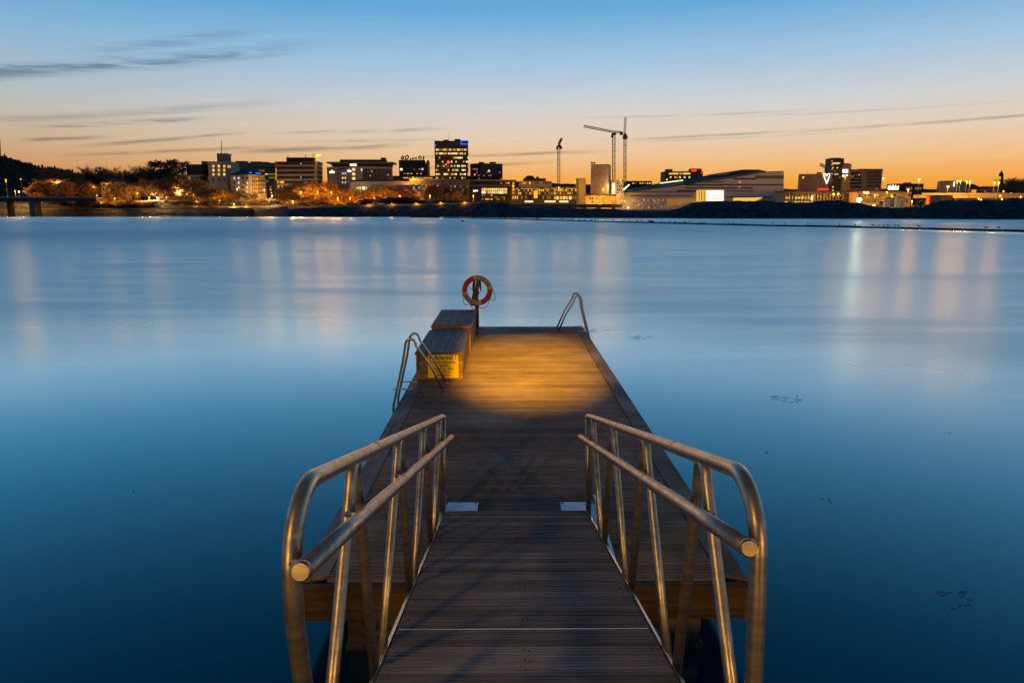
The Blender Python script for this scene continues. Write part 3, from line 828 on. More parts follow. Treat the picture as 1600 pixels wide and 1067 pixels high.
# ------------------------------------------------------------------ lifebuoy and its post
def make_lifebuoy():
    px, py = -.712, 16.44
    T = thing('lifebuoy_post', (px, py, FZ), 'brown wooden post carrying the lifebuoy at the end of the jetty', 'post')
    MB().bbox(px - .045, px + .045, py - .045, py + .045, FZ - .15, 1.30, .006).build('post', 'post_wood', T)
    c = Vector((-.695, py - .10, 1.515))
    # backing board, leaning to one side
    def lean(pts, y0, y1):
        k = len(pts); ang = R(-13)
        vs = []
        for y in (y0, y1):
            for x, z in pts:
                vs.append((c.x - .03 + x * math.cos(ang) - z * math.sin(ang), y, 1.47 + x * math.sin(ang) + z * math.cos(ang)))
        return MB().add(vs, [tuple(range(k)), tuple(reversed(range(k, 2 * k)))] + [(i, (i + 1) % k, k + (i + 1) % k, k + i) for i in range(k)])
    lean([(-.075, -.34), (.075, -.34), (.075, .02), (.045, .06), (.045, .33), (-.05, .33), (-.05, .06), (-.075, .03)], py - .078, py - .048).build('backing_board', 'post_wood', T)
    MB().tube([(c.x - .02, py - .06, 1.76), (c.x - .02, py - .2, 1.775), (c.x - .02, py - .22, 1.80)], .010, 6).build('hook', 'black_rubber', T)
    # the ring
    K = thing('lifebuoy', c, 'round red and white lifebuoy with orange reflective bands on its post', 'lifebuoy')
    RM, rm = .302, .062
    def arc(a0, a1, r, n, extra=0.0, flat=0.72):
        vs = []; fs = []; sg = 14
        for i in range(n + 1):
            a = a0 + (a1 - a0) * i / n
            for k in range(sg):
                t = 2 * math.pi * k / sg
                rr = RM + r * math.cos(t)
                vs.append((c.x + rr * math.cos(a), c.y + r * flat * math.sin(t), c.z + rr * math.sin(a)))
        for i in range(n):
            for k in range(sg): fs.append((i * sg + k, i * sg + (k + 1) % sg, (i + 1) * sg + (k + 1) % sg, (i + 1) * sg + k))
        fs += [tuple(range(sg)), tuple(reversed(range(n * sg, (n + 1) * sg)))]
        return MB().add(vs, fs)
    tapes = [R(100), R(10), R(190), R(283)]
    segs = [(10, 100, 'ring_white'), (100, 190, 'ring_red'), (190, 283, 'ring_white'), (283, 370, 'ring_red')]
    for a0, a1, m_ in segs: arc(R(a0), R(a1), rm, 18).build('ring_segment', m_, K, smooth=True)
    for a in tapes: arc(a - R(5), a + R(5), rm + .0025, 4).build('reflective_band', 'ring_tape', K, smooth=True)
    for word, a0, a1 in (('TRYG', 74, 30), ('TRYG', 254, 212)):
        for i, ch in enumerate(word):
            a = R(a0 + (a1 - a0) * i / 3)
            o = text_obj('lettering', ch, .085, (c.x + RM * math.cos(a), c.y - rm * .72 - .002, c.z + RM * math.sin(a)), (math.pi / 2, 0, 0), 'sign_ink', K, bold=.002)
            o.rotation_euler = (math.pi / 2, math.pi / 2 - a, 0)
    # grab line hanging in loops
    def loop(a0, a1, sag, bx=0.0):
        p0 = Vector((c.x + (RM + rm) * math.cos(a0), c.y, c.z + (RM + rm) * math.sin(a0))); p1 = Vector((c.x + (RM + rm) * math.cos(a1), c.y, c.z + (RM + rm) * math.sin(a1)))
        pts = []
        for i in range(15):
            t = i / 14; q = p0.lerp(p1, t); s = math.sin(math.pi * t)
            out = (q - c); out.y = 0
            q = q + Vector((bx * s, -.02 * s, -sag * s * (0.7 + 0.3 * t))); pts.append(q)
        return pts
    mb = MB()
    mb.tube(loop(R(12), R(-32), .17, .10), .007, 6); mb.tube(loop(R(-34), R(-92), .15, .05), .007, 6)
    mb.tube(loop(R(192), R(236), .16, -.03), .007, 6); mb.tube(loop(R(238), R(268), .12, 0), .007, 6)
    mb.build('grab_line', 'rope', K, smooth=True)
    mb = MB()
    mb.tube([(c.x - .06, c.y - .05, 1.76), (c.x - .085, c.y - .06, 1.62), (c.x - .09, c.y - .05, 1.50)], [.028, .034, .020], 8)
    mb.tube([(c.x - .09, c.y - .05, 1.54), (c.x - .14, c.y - .05, 1.56), (c.x - .19, c.y - .04, 1.60)], .008, 6)
    mb.tube([(c.x + .07, c.y + .04, 1.76), (c.x + .075, c.y + .02, 1.60), (c.x + .085, c.y + .02, 1.49)], [.012, .022, .010], 8)
    mb.build('line_bundle', 'black_rubber', K, smooth=True)
make_lifebuoy()

# ------------------------------------------------------------------ swimming ladders
def make_ladder(sd, ya, yb, xfoot, xpeak, xout, zpk, label):
    T = thing('swim_ladder', (xout, (ya + yb) / 2, 0.0), label, 'ladder', 'swimming ladders on the jetty edge')
    for y in (ya, yb):
        pts = [(xfoot, y, FZ + .004), (xfoot + (xpeak - xfoot) * .40, y, FZ + (zpk - FZ) * .50)]
        r = .085
        a_in = Vector((xfoot - xpeak, 0, FZ - zpk)); 
        for k in range(9):
            t = math.pi * k / 8
            pts.append((xpeak - sd * r * -1 * math.cos(t) * -1, y, zpk - r * 1.3 + r * 1.3 * math.sin(t)))
        pts += [(xpeak + sd * (r + .04), y, zpk - .35), (xout, y, .35), (xout + sd * .01, y, -.7)]
        MB().tube(pts, .0195, 12).build('rail', 'ladder_steel', T, smooth=True)
        MB().lathe((xfoot, y, FZ + .008), [(.04, 0), (.04, .008), (.024, .016)], 'z', 12).build('foot_plate', 'ladder_steel', T)
    for z in (-.5, -.25, 0.0, .25):
        MB().bbox(xout - .03, xout + .03, ya, yb, z, z + .022, .004).build('rung', 'ladder_steel', T)
    xe = FX0 if sd < 0 else FX1
    MB().box(min(xe - sd * .12, xout), max(xe - sd * .12, xout), ya - .01, ya + .01, FZ + .012, FZ + .030).build('bracket', 'ladder_steel', T)
    MB().box(min(xe - sd * .12, xout), max(xe - sd * .12, xout), yb - .01, yb + .01, FZ + .012, FZ + .030).build('bracket', 'ladder_steel', T)
make_ladder(-1, 10.50, 10.98, -1.00, -1.50, -1.80, 1.43, 'steel swimming ladder arching over the edge beside the yellow notice')
make_ladder(1, 15.75, 16.23, 1.21, 1.665, 1.985, 1.46, 'steel swimming ladder at the far corner, opposite the lifebuoy')

# ------------------------------------------------------------------ the lamp mast on the quay behind the photographer
def make_mast():
    base = Vector((0.9, -3.4, 1.75))
    T = thing('lamp_mast', base, 'tall steel lamp mast on the quay behind the ramp', 'lamp')
    MB().tube([base, base + Vector((0, 0, 3)), base + Vector((0, 0, 6.4))], [.09, .075, .055], 10).build('mast', 'pole_metal', T, smooth=True)
    top = base + Vector((0, 0, 6.3))
    p = top + Vector((.25, .1, 0))
    aim = Vector((0.20, 12.9, FZ))
    d = (aim - p).normalized()
    MB().tube([p - d * .42, p - d * .30, p - d * .03], [.06, .13, .17], 12).build('lamp_head', 'pole_metal', T)
    MB().tube([p - d * .03, p - d * .015], [.06, .06], 10).build('lamp_glass', 'lit_warm', T)
    MB().tube([top + Vector((0, 0, -.1)), p - d * .38], .03, 8).build('arm', 'pole_metal', T)
    def flap(q0, q1, out):
        # unseen shutter plate added to cut the beam along the line q0 - q1 on the deck
        q0 = Vector(q0); q1 = Vector(q1); f = .95
        a_ = p + (q0 - p).normalized() * f; c_ = p + (q1 - p).normalized() * f
        ext = (c_ - a_); a_ = a_ - ext * .9; c_ = c_ + ext * .9
        o_ = Vector(out) * .42
        n_ = d * .006
        MB().add([a_, c_, c_ + o_, a_ + o_, a_ + n_, c_ + n_, c_ + o_ + n_, a_ + o_ + n_], [(0, 1, 2, 3), (7, 6, 5, 4), (0, 4, 5, 1), (1, 5, 6, 2), (2, 6, 7, 3), (3, 7, 4, 0)]).build('added_shutter', 'pole_metal', T)
        MB().tube([p - d * .05, (a_ + c_) / 2 + o_ * .5], .012, 6).build('bracket', 'pole_metal', T)
    flap((-.69, 9.0, FZ), (-.69, 14.6, FZ), (-1, 0, 0))
    flap((-1.6, 14.25, FZ), (1.9, 14.9, FZ), (0, .2, .98))
    l = bpy.data.lights.new('lamp_light', 'SPOT'); l.energy = 130000; l.color = (1.0, .39, .001); l.spot_size = R(6.7) * 2; l.spot_blend = 1.0; l.shadow_soft_size = .022
    lo = bpy.data.objects.new('lamp_light', l); lo.location = (p + d * .01) - base
    lo.rotation_euler = d.to_track_quat('-Z', 'Y').to_euler(); link(lo, T)
make_mast()
def quay_lamp(x, y, energy, label, hh=3.35):
    base = Vector((x, y, 1.75))
    T = thing('quay_lamp', base, label, 'lamp', 'sodium lamps along the quay')
    MB().tube([base, base + Vector((0, 0, hh - .15))], [.07, .045], 8).build('pole', 'pole_metal', T, smooth=True)
    p = base + Vector((0, 0, hh))
    MB().lathe(p, [(.06, -.18), (.16, -.08), (.17, .08), (.10, .12)], 'z', 12).build('globe', 'bulb_sodium', T, smooth=True)
    MB().lathe(p + Vector((0, 0, .125)), [(.22, 0), (.15, .07), (.03, .12)], 'z', 12).build('cap', 'pole_metal', T)
    l = bpy.data.lights.new('lamp_light', 'POINT'); l.energy = energy; l.color = (1.0, .50, .07); l.shadow_soft_size = .17 if hh < 4 else .26
    lo = bpy.data.objects.new('lamp_light', l); lo.location = (0, 0, hh - .3); link(lo, T)
quay_lamp(-8.0, -13.0, 4700, 'sodium lamp on the quay left of the ramp')
quay_lamp(10.0, -13.0, 4700, 'sodium lamp on the quay right of the ramp')
quay_lamp(-3.9, -2.2, 600, 'tall sodium lamp close to the head of the ramp', 5.2)

# ================================================================== THE BOOM, GULLS AND BUOYS
def make_boom():
    T = thing('floating_boom', (BOOM_XY[5].x, BOOM_XY[5].y, 0), 'long dark floating boom stretched across the water with birds on it', 'boom')
    L = 6.5; rg = random.Random(2)
    seglen = [(c - a).length for a, c in zip(BOOM_XY, BOOM_XY[1:])]
    total = sum(seglen)
    def pos_at(s):
        for (a, c), l in zip(zip(BOOM_XY, BOOM_XY[1:]), seglen):
            if s <= l: return a.lerp(c, s / l)
            s -= l
        return BOOM_XY[-1]
    me = MB().lathe((0, 0, 0), [(.10, -L / 2 + .15), (.22, -L / 2 + .3), (.24, -L / 4), (.25, 0), (.24, L / 4), (.22, L / 2 - .3), (.10, L / 2 - .15)], 'x', 10).mesh('boom_log', smooth=True)
    me.materials.append(MATS['boom_dark'])
    n = int(total / L)
    for i in range(n):
        a = pos_at(i * L); c = pos_at((i + 1) * L)
        m_ = (a + c) / 2
        copy_of('log', me, (m_.x, m_.y, .10 + rg.uniform(-.03, .03)), T, (rg.uniform(0, 3), rg.uniform(-.006, .006), math.atan2(c.y - a.y, c.x - a.x) + rg.uniform(-.012, .012)), ((c - a).length / L * 1.05, 1, 1))
    # gulls
    def gull_mesh(var):
        mb = MB()
        hd = [(.20, .33), (.16, .26), (.22, .36)][var]
        mb.tube([(-.30, 0, .20), (-.20, 0, .21), (-.08, 0, .215), (.06, 0, .23), (.14, 0, .27), (hd[0], 0, hd[1]), (hd[0] + .06, 0, hd[1] + .01), (hd[0] + .13, 0, hd[1] - .012)],
                [.012, .045, .085, .085, .06, .042, .04, .008], 7)
        mb.tube([(.0, .03, .16), (.0, .03, .0)], .009, 4); mb.tube([(.0, -.03, .16), (.0, -.03, .0)], .009, 4)
        me = mb.mesh('gull', smooth=True); me.materials.append(MATS['gull_dark']); return me
    gm = [gull_mesh(k) for k in range(3)]
    k = 0
    s = total * 0.22
    while s < total * 0.985 and k < 130:
        p = pos_at(s); 
        if rg.random() < .86:
            o = copy_of('gull', gm[rg.randrange(3)], (p.x, p.y + rg.uniform(-.06, .06), .335), None, (0, 0, rg.uniform(0, 6.28)), (1.25,) * 3)
            tag(o, 'small dark gull perched on the long floating boom', 'bird', 'gulls on the boom'); k += 1
        s += rg.expovariate(1 / 1.9) + .5
make_boom()
def make_buoy(u, v, r, mat, label):
    p = atz(u, v, 0)
    T = thing('mooring_buoy', (p.x, p.y, 0), label, 'buoy')
    MB().lathe((p.x, p.y, 0), [(.02, -r * .5), (r * .7, -r * .4), (r, 0), (r * .92, r * .35), (r * .6, r * .68), (r * .18, r * .82)], 'z', 14).build('body', mat, T, smooth=True)
    MB().tube([(p.x, p.y, r * .8), (p.x, p.y, r * 1.0)], r * .1, 6).build('eye', 'boom_dark', T)
make_buoy(1018, 348.6, .85, 'buoy_rust', 'rust coloured dome buoy at the middle of the boom')
make_buoy(1539, 361.2, .42, 'buoy_red', 'round red float on the boom nearest the church side')
make_buoy(723, 346.2, .50, 'boom_dark', 'small dark buoy alone in front of the dark bank')
# drifting weed and twigs
def make_weed(u, v, wpx, n, seed, label):
    p = atz(u, v, 0); rg = random.Random(seed)
    wdt = wpx * p.y / FPX
    mb = MB()
    for i in range(n):
        x = p.x + rg.uniform(-.5, .5) * wdt; y = p.y + rg.uniform(-.5, .5) * min(wdt, .5)
        l = wdt * rg.uniform(.12, .4); a = rg.uniform(-.5, .5)
        mb.tube([(x - l / 2 * math.cos(a), y - l / 2 * math.sin(a), .0), (x, y + rg.uniform(-.02, .02), .010 + l * .02), (x + l / 2 * math.cos(a), y + l / 2 * math.sin(a), .0)], [.0015, .003 + l * .004, .0015], 5)
    o = mb.build('drifting_weed', 'weed', None, origin=(p.x, p.y, 0)); tag(o, label, 'seaweed', kind='thing')
make_weed(1232, 623, 42, 9, 1, 'dark line of weed drifting on the calm blue water')
make_weed(1497, 936, 54, 11, 2, 'spread of thin weed strands low on the dark water')
make_weed(936, 516, 26, 4, 3, 'dark sliver of driftwood beyond the far ladder')
make_weed(1003, 528, 36, 6, 4, 'thin weed line on the water past the jetty corner')
make_weed(1478, 676, 9, 3, 5, 'tiny weed speck alone on the blue water')
make_weed(1292, 782, 20, 4, 6, 'pale twig drifting on the blue water')
make_weed(1199, 705, 14, 3, 7, 'small twig drifting near the ramp railing side')
make_weed(524, 447, 8, 2, 8, 'distant sliver of weed on the rippled water')
make_weed(333, 486, 14, 3, 9, 'distant dark twig far out on the rippled water')
make_weed(208, 768, 7, 3, 10, 'single dark speck of weed on the open blue water')

# ================================================================== THE TOWN
class Building:
    """fp: footprint as (u, Y) corners, seen from the water counter-clockwise starting at the near left corner"""
    def __init__(self, name, label, fp, vt, mat, cat='building', group=None, vb=None, zlow=None):
        self.P = []
        for u, Y in fp:
            q = at(u, 300, Y); self.P.append(Vector((q.x, q.y)))
        um = sum(u for u, _ in fp[:2]) / 2; Ym = min(Y for _, Y in fp)
        self.zt = at(um, vt, Ym).z
        self.z0 = (ground_z(um, Ym) - 1.5) if vb is None else at(um, vb, Ym).z
        if zlow is not None: self.z0 = zlow
        cx = sum(p.x for p in self.P) / len(self.P); cy = sum(p.y for p in self.P) / len(self.P)
        self.T = thing(name, (cx, cy, self.z0), label, cat, group)
        self.wall = MB().prism([tuple(p) for p in self.P], self.z0, self.zt).build('wall', mat, self.T)
    def hit(self, u, v, k=0, off=0.0):
        A = self.P[k]; B = self.P[(k + 1) % len(self.P)]
        d = ray(u, v); dd = Vector((d.x, d.y)); e = B - A
        den = dd.x * e.y - dd.y * e.x
        t = (A.x * e.y - A.y * e.x) / den
        nrm = Vector((e.y, -e.x)).normalized()
        if nrm.dot(dd) > 0: nrm = -nrm
        return CAM + d * t + Vector((nrm.x, nrm.y, 0)) * off
    def add(self, u0, u1, v0, v1, mat, k=0, thick=0.3, name='window', parent=None, off=0.08):
        um = (u0 + u1) / 2; vm = (v0 + v1) / 2
        a = self.hit(u0, vm, k); c = self.hit(u1, vm, k); top = self.hit(um, v0, k); bot = self.hit(um, v1, k)
        e = self.P[(k + 1) % len(self.P)] - self.P[k]
        m_ = self.hit(um, vm, k, off)
        return piece(name, mat, (m_.x, m_.y, (top.z + bot.z) / 2), ((c - a).xy.length, thick, abs(top.z - bot.z)), math.atan2(e.y, e.x), parent or self.T)
    def grid(self, u0, u1, v0, v1, nx, ny, mats, fu=.6, fv=.55, k=0, seed=1, name='window', thick=.3):
        rg = random.Random(seed)
        for j in range(ny):
            for i in range(nx):
                m_ = rg.choices([m for m, _ in mats], [w for _, w in mats])[0]
                if m_ is None: continue
                uc = u0 + (u1 - u0) * (i + .5) / nx; vc = v0 + (v1 - v0) * (j + .5) / ny
                du = (u1 - u0) / nx * fu / 2; dv = (v1 - v0) / ny * fv / 2
                self.add(uc - du, uc + du, vc - dv, vc + dv, m_, k, thick, name)
    def box(self, name, u0, u1, v0, v1, dy0, dy1, mat, parent=None):
        """a block on or above the roof; dy measured back from the first corner's distance"""
        Y = self.P[0].y
        a = at(u0, v1, Y + dy0); c = at(u1, v0, Y + dy0)
        return MB().box(a.x, c.x, Y + dy0, Y + dy1, a.z, c.z).build(name, mat, parent or self.T)
    def mast(self, name, u, v0, v1, r, mat, dy=5):
        Y = self.P[0].y + dy
        a = at(u, v1, Y); c = at(u, v0, Y)
        return MB().tube([a, c], [r, r * .6], 6).build(name, mat, self.T)
def rect(u0, u1, Y, d=18, sh=0):
    """near left, near right, far right, far left; far corners keep the real width"""
    f = (Y) / (Y + d)
    return [(u0, Y), (u1, Y), (800 + (u1 - 800) * f + sh, Y + d), (800 + (u0 - 800) * f + sh, Y + d)]
DIM = [('dark_glass', 6), ('lit_dim', 2), ('lit_warm', 1)]
MIXED = [('dark_glass', 4), ('lit_dim', 2), ('lit_warm', 2), ('lit_pale', 1)]
BUSY = [('dark_glass', 1.2), ('lit_dim', 1.5), ('lit_warm', 3), ('lit_pale', 2.5)]

# -- left: villa among the trees
B = Building('villa', 'pale villa with small windows half hidden by bare trees', rect(158, 196, 742, 12), 285.5, 'render_pale')
B.grid(160, 195, 287, 299, 8, 2, DIM, .5, .6, seed=3)
Y = 742; a = at(156, 285.5, Y - 1); c = at(198, 285.5, Y - 1); t = at(177, 279, Y)
MB().add([(a.x, Y - 1, a.z), (c.x, Y - 1, a.z), (c.x, Y + 13, a.z), (a.x, Y + 13, a.z), (a.x + 5, Y + 6, t.z), (c.x - 5, Y + 6, t.z)], [(3, 2, 1, 0), (0, 1, 5, 4), (1, 2, 5), (2, 3, 4, 5), (3, 0, 4)]).build('roof', 'roof_dark', B.T)
# -- radio tower building
B = Building('long_wing_building', 'long dark-roofed wing stretching beside the pale mast tower', rect(264, 329, 800, 14), 273.5, 'render_pale')
B.grid(268, 328, 275, 288, 14, 2, DIM, .45, .5, seed=8)
B.box('roof', 292, 330, 257, 273.5, 4, 14, 'roof_dark'); B.box('plant_room', 315, 322, 252, 257.2, 5, 11, 'clad_grey')
B = Building('mast_tower', 'pale square tower with lit windows and a tall roof mast', rect(328, 364, 790, 24), 252.5, 'render_pale')
for i, uc in enumerate((333.5, 342, 350.5)):
    for j, vc in enumerate((260, 266.2, 272.8)):
        B.add(uc - 1.5, uc + 1.5, vc - 1.9, vc + 1.9, ['lit_warm', 'lit_pale', 'lit_warm'][(i + j) % 3])
for uc in (356.5, 359.5): B.add(uc - .8, uc + .8, 258.5, 262.5, 'lit_warm')
for uc in (333.5, 342, 350.5): B.add(uc - 1.2, uc + 1.2, 279, 283, 'dark_glass')
B.box('roof_block', 339.5, 353.5, 241.5, 252.4, 3, 16, 'concrete_dark'); B.box('cornice', 338.5, 354.3, 239.8, 241.6, 2.2, 16.8, 'concrete')
B.mast('mast', 346, 218, 240, .45, 'pole_metal', 9); B.mast('aerial', 352.5, 232, 240, .15, 'pole_metal', 9)
q = at(346, 217.6, 799); MB().lathe(q, [(.1, -.4), (.45, -.2), (.45, .2), (.1, .4)], 'z', 8).build('beacon', 'beacon_red', B.T)
# -- grey block behind
B = Building('grey_block', 'plain grey-brown block with flat roof behind the cream building', rect(364, 432, 880, 20), 254.5, 'clad_tan')
B.grid(396, 431, 259, 286, 6, 5, DIM, .8, .35, seed=4); B.box('plant_room', 368, 384, 251.8, 254.6, 3, 12, 'concrete_dark'); B.box('plant_room', 391, 408, 252.6, 254.6, 3, 12, 'roof_dark'); B.box('plant_room', 411, 418, 253.2, 254.6, 3, 12, 'roof_dark')
# -- cream corner building with hipped roof
B = Building('cream_corner_building', 'cream four-storey corner building with dark hipped roof', [(361.5, 765), (391, 748), (416.5, 762), (414, 790), (364, 790)], 272.8, 'render_cream')
for (x0, x1, k) in ((363, 390, 0),):
    B.grid(x0, x1, 275, 304, 4, 4, [('dark_glass', 5), ('lit_cool', 2), ('lit_dim', 1)], .35, .45, k=k, seed=6)
B.grid(393, 416, 274.5, 304, 7, 5, [('dark_glass', 4), ('lit_dim', 1.5)], .45, .5, k=1, seed=2)
for vc in (279, 286, 294, 300): B.add(400.6, 402.6, vc - 1.7, vc + 1.7, 'lit_amber', 1, off=.2)
zt = B.zt; apex = at(380, 264.2, 772); apex2 = at(402, 265.5, 776)
P = [Vector((p.x, p.y, zt)) for p in B.P]
MB().add([P[0] + Vector((-1, -1, 0)), P[1] + Vector((0, -1.4, 0)), P[2] + Vector((1, -1, 0)), P[3], P[4], apex, apex2], [(4, 3, 2, 1, 0), (0, 1, 5), (1, 6, 5), (1, 2, 6), (2, 3, 6), (3, 4, 5, 6), (4, 0, 5)]).build('roof', 'roof_dark', B.T)
a = at(391, 271.0, 753); c = at(407, 269, 757); 
B.add(389, 393, 269.4, 270.8, 'neon_blue', 1, name='roof_light', off=.6); B.add(399, 407, 270.2, 271.8, 'neon_blue', 1, name='roof_light', off=.6); B.box('glowing_chimney', 397, 399, 266, 270, 10, 12, 'lit_dim')  # chimney's lit look is put into a glowing material
B = Building('dark_annex', 'low dark annex between cream building and brown office block', rect(420, 433, 770, 12), 283, 'clad_dark'); B.grid(421, 432, 286, 303, 3, 4, DIM, seed=9)
# -- brown office block
B = Building('brown_office_block', 'brown banded office block with flat penthouse roof', [(432.5, 720), (496, 716), (504.5, 738), (440, 742)], 252.3, 'brick_brown')
vs_ = [259.2, 266.6, 273.9, 281.3, 288.6, 296.0]
for k, (x0, x1) in enumerate(((433, 495.5), (496.3, 504))):
    for v in vs_: B.add(x0, x1, v - 1.0, v + .7, 'clad_tan', k, .5, 'spandrel', off=.15)
    for j, v in enumerate(vs_): B.add(x0, x1, v - 6.0, v - 2.0, 'dark_glass', k, .3, 'window_band', off=.05)
rg = random.Random(4)
for (v, x0, x1, dens) in ((284.8, 433.5, 444, .9), (291.8, 434, 470, .75), (298.5, 440, 462, .5)):
    x = x0
    while x < x1:
        if rg.random() < dens: B.add(x, x + 1.7, v - 1.6, v + 1.5, rg.choice(['lit_warm', 'lit_amber', 'lit_pale', 'lit_dim']), 0, .3, off=.14)
        x += 2.2
for v in (256, 277.5): B.add(469.5, 471, v - .8, v + .8, 'lit_cool', 0, .3, off=.14)
B.box('penthouse', 447.5, 490, 246.3, 252.2, 3, 14, 'roof_dark')
for x in (450, 477.5): B.mast('aerial', x, 241.5, 246.6, .35, 'pole_metal', 6)
for j in range(7): B.add(430.9, 432.3, 263.5 + j * 2.8, 265.6 + j * 2.8, 'lit_amber', 0, .4, off=.3)
# -- hotel
B = Building('hotel_building', 'long hotel block with overhanging roof slab and crown signs', [(512.5, 742), (565, 730), (614.5, 742), (612, 764), (516, 764)], 260.3, 'concrete')
for i, vc in enumerate((264.3, 271.2, 278.2, 285.4, 293.0)):
    for uc in (535.6, 539.6): B.add(uc - 1.2, uc + 1.2, vc - 1.2, vc + 1.2, ['lit_cool', 'lit_pale', 'lit_cool', 'dark_glass'][(i + int(uc)) % 4], 0)
for i, vc in enumerate((264.3, 271.2, 278.2, 285.4)):
    for uc in (529.5, 532.2): B.add(uc - .8, uc + .8, vc - 1.4, vc + 1.4, 'dark_glass', 0)
for vc in (265, 272.2, 279.2): B.add(550.6, 555, vc - 2.1, vc + 2.0, 'lit_pale', 0, off=.2)
B.add(564.2, 566.2, 263.5, 267.5, 'lit_pale', 0, off=.3)
for i in range(20):
    uc = 567 + i * 2.35
    B.add(uc - .35, uc + .35, 263.5, 281, 'clad_grey', 1, .9, 'fin', off=.4)
    if i < 19: B.add(uc + .5, uc + 1.9, 264, 281, 'dark_glass' if i not in (5, 11) else 'dark_glass', 1, .3, 'window', off=.06)
for uc, vc in ((580.8, 268), (606.5, 273.5), (578.6, 275)): B.add(uc - .7, uc + .7, vc - 1, vc + 1, 'lit_pale', 1, off=.5)
B.box('attic', 518, 610, 255.4, 260.2, 3, 20, 'clad_dark'); B.box('roof_slab', 510.5, 614, 253.2, 255.5, -2, 24, 'concrete_dark'); B.box('penthouse', 531, 602, 249.6, 253.1, 6, 18, 'roof_dark'); B.box('stair_head', 595, 602, 246.6, 249.7, 7, 14, 'roof_dark')
for (uc, vc, s) in ((519, 268.5, 1.0), (546, 267, .8)):
    for j in range(5): B.add(uc - 3.6 * s + j * 1.5 * s, uc - 2.4 * s + j * 1.5 * s, vc - .2 - (1.3 if j == 2 else .4 * (j % 2 == 0)) * s, vc + 2.0 * s, 'neon_white', 0, .3, 'sign_piece', off=.4)
    B.add(uc - 1.6 * s, uc + 1.6 * s, vc - 3.2 * s, vc - 2.0 * s, 'lit_amber', 0, .3, 'sign_piece', off=.4)
for j in range(6): B.add(547.5 + j * 1.7, 548.8 + j * 1.7, 256.6, 259.5, 'neon_pale', 0, .4, 'sign_piece', off=.5)
# -- low curved hall in front of the hotel
B = Building('low_curved_hall', 'low pale hall with curved front beside the hotel entrance', [(548, 712), (556, 704), (600, 700), (648, 706), (648, 728), (550, 728)], 283.5, 'render_pale')
B.grid(556, 574, 291, 303, 6, 2, BUSY, .6, .6, k=1, seed=5); B.grid(580, 599, 288, 300, 6, 3, DIM, .5, .5, k=1, seed=7)
B.grid(617, 646, 290, 298, 12, 2, DIM, .5, .7, k=2, seed=8)
for i in range(5): B.add(553 + i * 3, 555.4 + i * 3, 301, 306.5, 'lit_bright' if i % 2 else 'lit_pale', 1, .3, 'window', off=.15)
B.add(567, 570, 292, 300, 'lit_bright', 1, off=.2); B.box('roof', 549, 649, 281.3, 283.4, -1.5, 24, 'roof_dark'); B.box('roof_block', 604, 618, 284.4, 290, -3, 0, 'clad_tan')
B = Building('entrance_pavilion', 'small white entrance pavilion glowing in front of the hotel', rect(534, 552, 690, 8), 299.5, 'render_pale'); B.grid(535, 551, 300.5, 307, 6, 1, [('lit_bright', 2), ('lit_pale', 2), ('dark_glass', 1)], .65, .8, seed=4)
# -- dark block with roof letters
B = Building('dark_block_with_roof_sign', 'dark low block with scrawled letters standing on the roof', rect(624.5, 669.5, 780, 18), 250.3, 'clad_dark')
B.add(626, 669, 263.4, 266.2, 'dark_glass', name='window_band')
B.grid(627, 668, 263, 266.6, 15, 1, DIM, .7, .7, seed=3); B.grid(627, 668, 270, 273, 14, 1, DIM, .6, .5, seed=5)
B.add(625, 629, 263.2, 266.6, 'lit_bright', off=.3); B.add(658.5, 661.5, 263, 266, 'lit_cool', off=.3)
def strokes(B_, lst, mat, Y, r=.8, name='roof_letter'):
    for st in lst: MB().tube([at(u, v, Y) for u, v in st], r, 6).build(name, mat, B_.T)
strokes(B, [[(628, 250), (627.5, 246), (629.5, 243.5), (630.5, 246), (629.6, 250)], [(633, 250), (633.5, 245), (636.5, 242.8), (638.5, 245), (637, 248.5), (634.5, 249.6)], [(640.5, 249.8), (642.5, 247.6)], [(644, 250), (645.5, 247.5), (648, 247.8)], [(649.8, 250), (650.3, 246)],
            [(655, 249.6), (654.3, 246), (656.5, 243.8), (658.4, 246), (657.6, 249.5)], [(661.5, 250), (662.3, 244)]], 'roof_dark', 781)
# -- podium
B = Building('flat_podium', 'long flat dark podium joining the office towers', rect(612, 738, 752, 24), 275, 'clad_dark')
B.add(630, 676, 277.3, 279.3, 'lit_dim', name='light_band'); B.grid(630, 676, 276.8, 279.6, 16, 1, BUSY, .5, .7, seed=6)
# -- tall office tower
B = Building('office_tower', 'tallest dark office tower with lit floors and blue roof sign', [(680.3, 735), (732.3, 735), (731, 765), (681, 765)], 220.3, 'clad_dark')
rows = [(234.3, 4.0, .95), (240.2, 3.2, .8), (246.8, 2.8, .35), (253.0, 2.8, .22), (259.6, 2.8, .32), (266.0, 2.9, .4), (272.5, 3.2, .72), (278.2, 2.6, .3)]
rg = random.Random(7)
for v, h, dens in rows:
    B.add(680.8, 731.9, v - h / 2, v + h / 2, 'dark_glass', name='window_band', off=.04)
    x = 681.2
    run = 0
    while x < 731.2:
        side = dens
        if 246 < v < 268: side = dens * (1.9 if x > 706 else .6)
        if rg.random() < side: B.add(x, min(x + 1.9, 731.8), v - h * .42, v + h * .42, rg.choice(['lit_warm', 'lit_pale', 'lit_pale', 'lit_bright', 'lit_dim', 'lit_amber']), off=.12)
        x += 2.35
B.box('roof_plant', 693, 700.5, 218.6, 220.2, 4, 14, 'roof_dark'); B.box('roof_plant', 710, 719, 217.6, 220.2, 4, 14, 'roof_dark'); B.mast('aerial', 701.5, 206, 219, .18, 'pole_metal', 8)
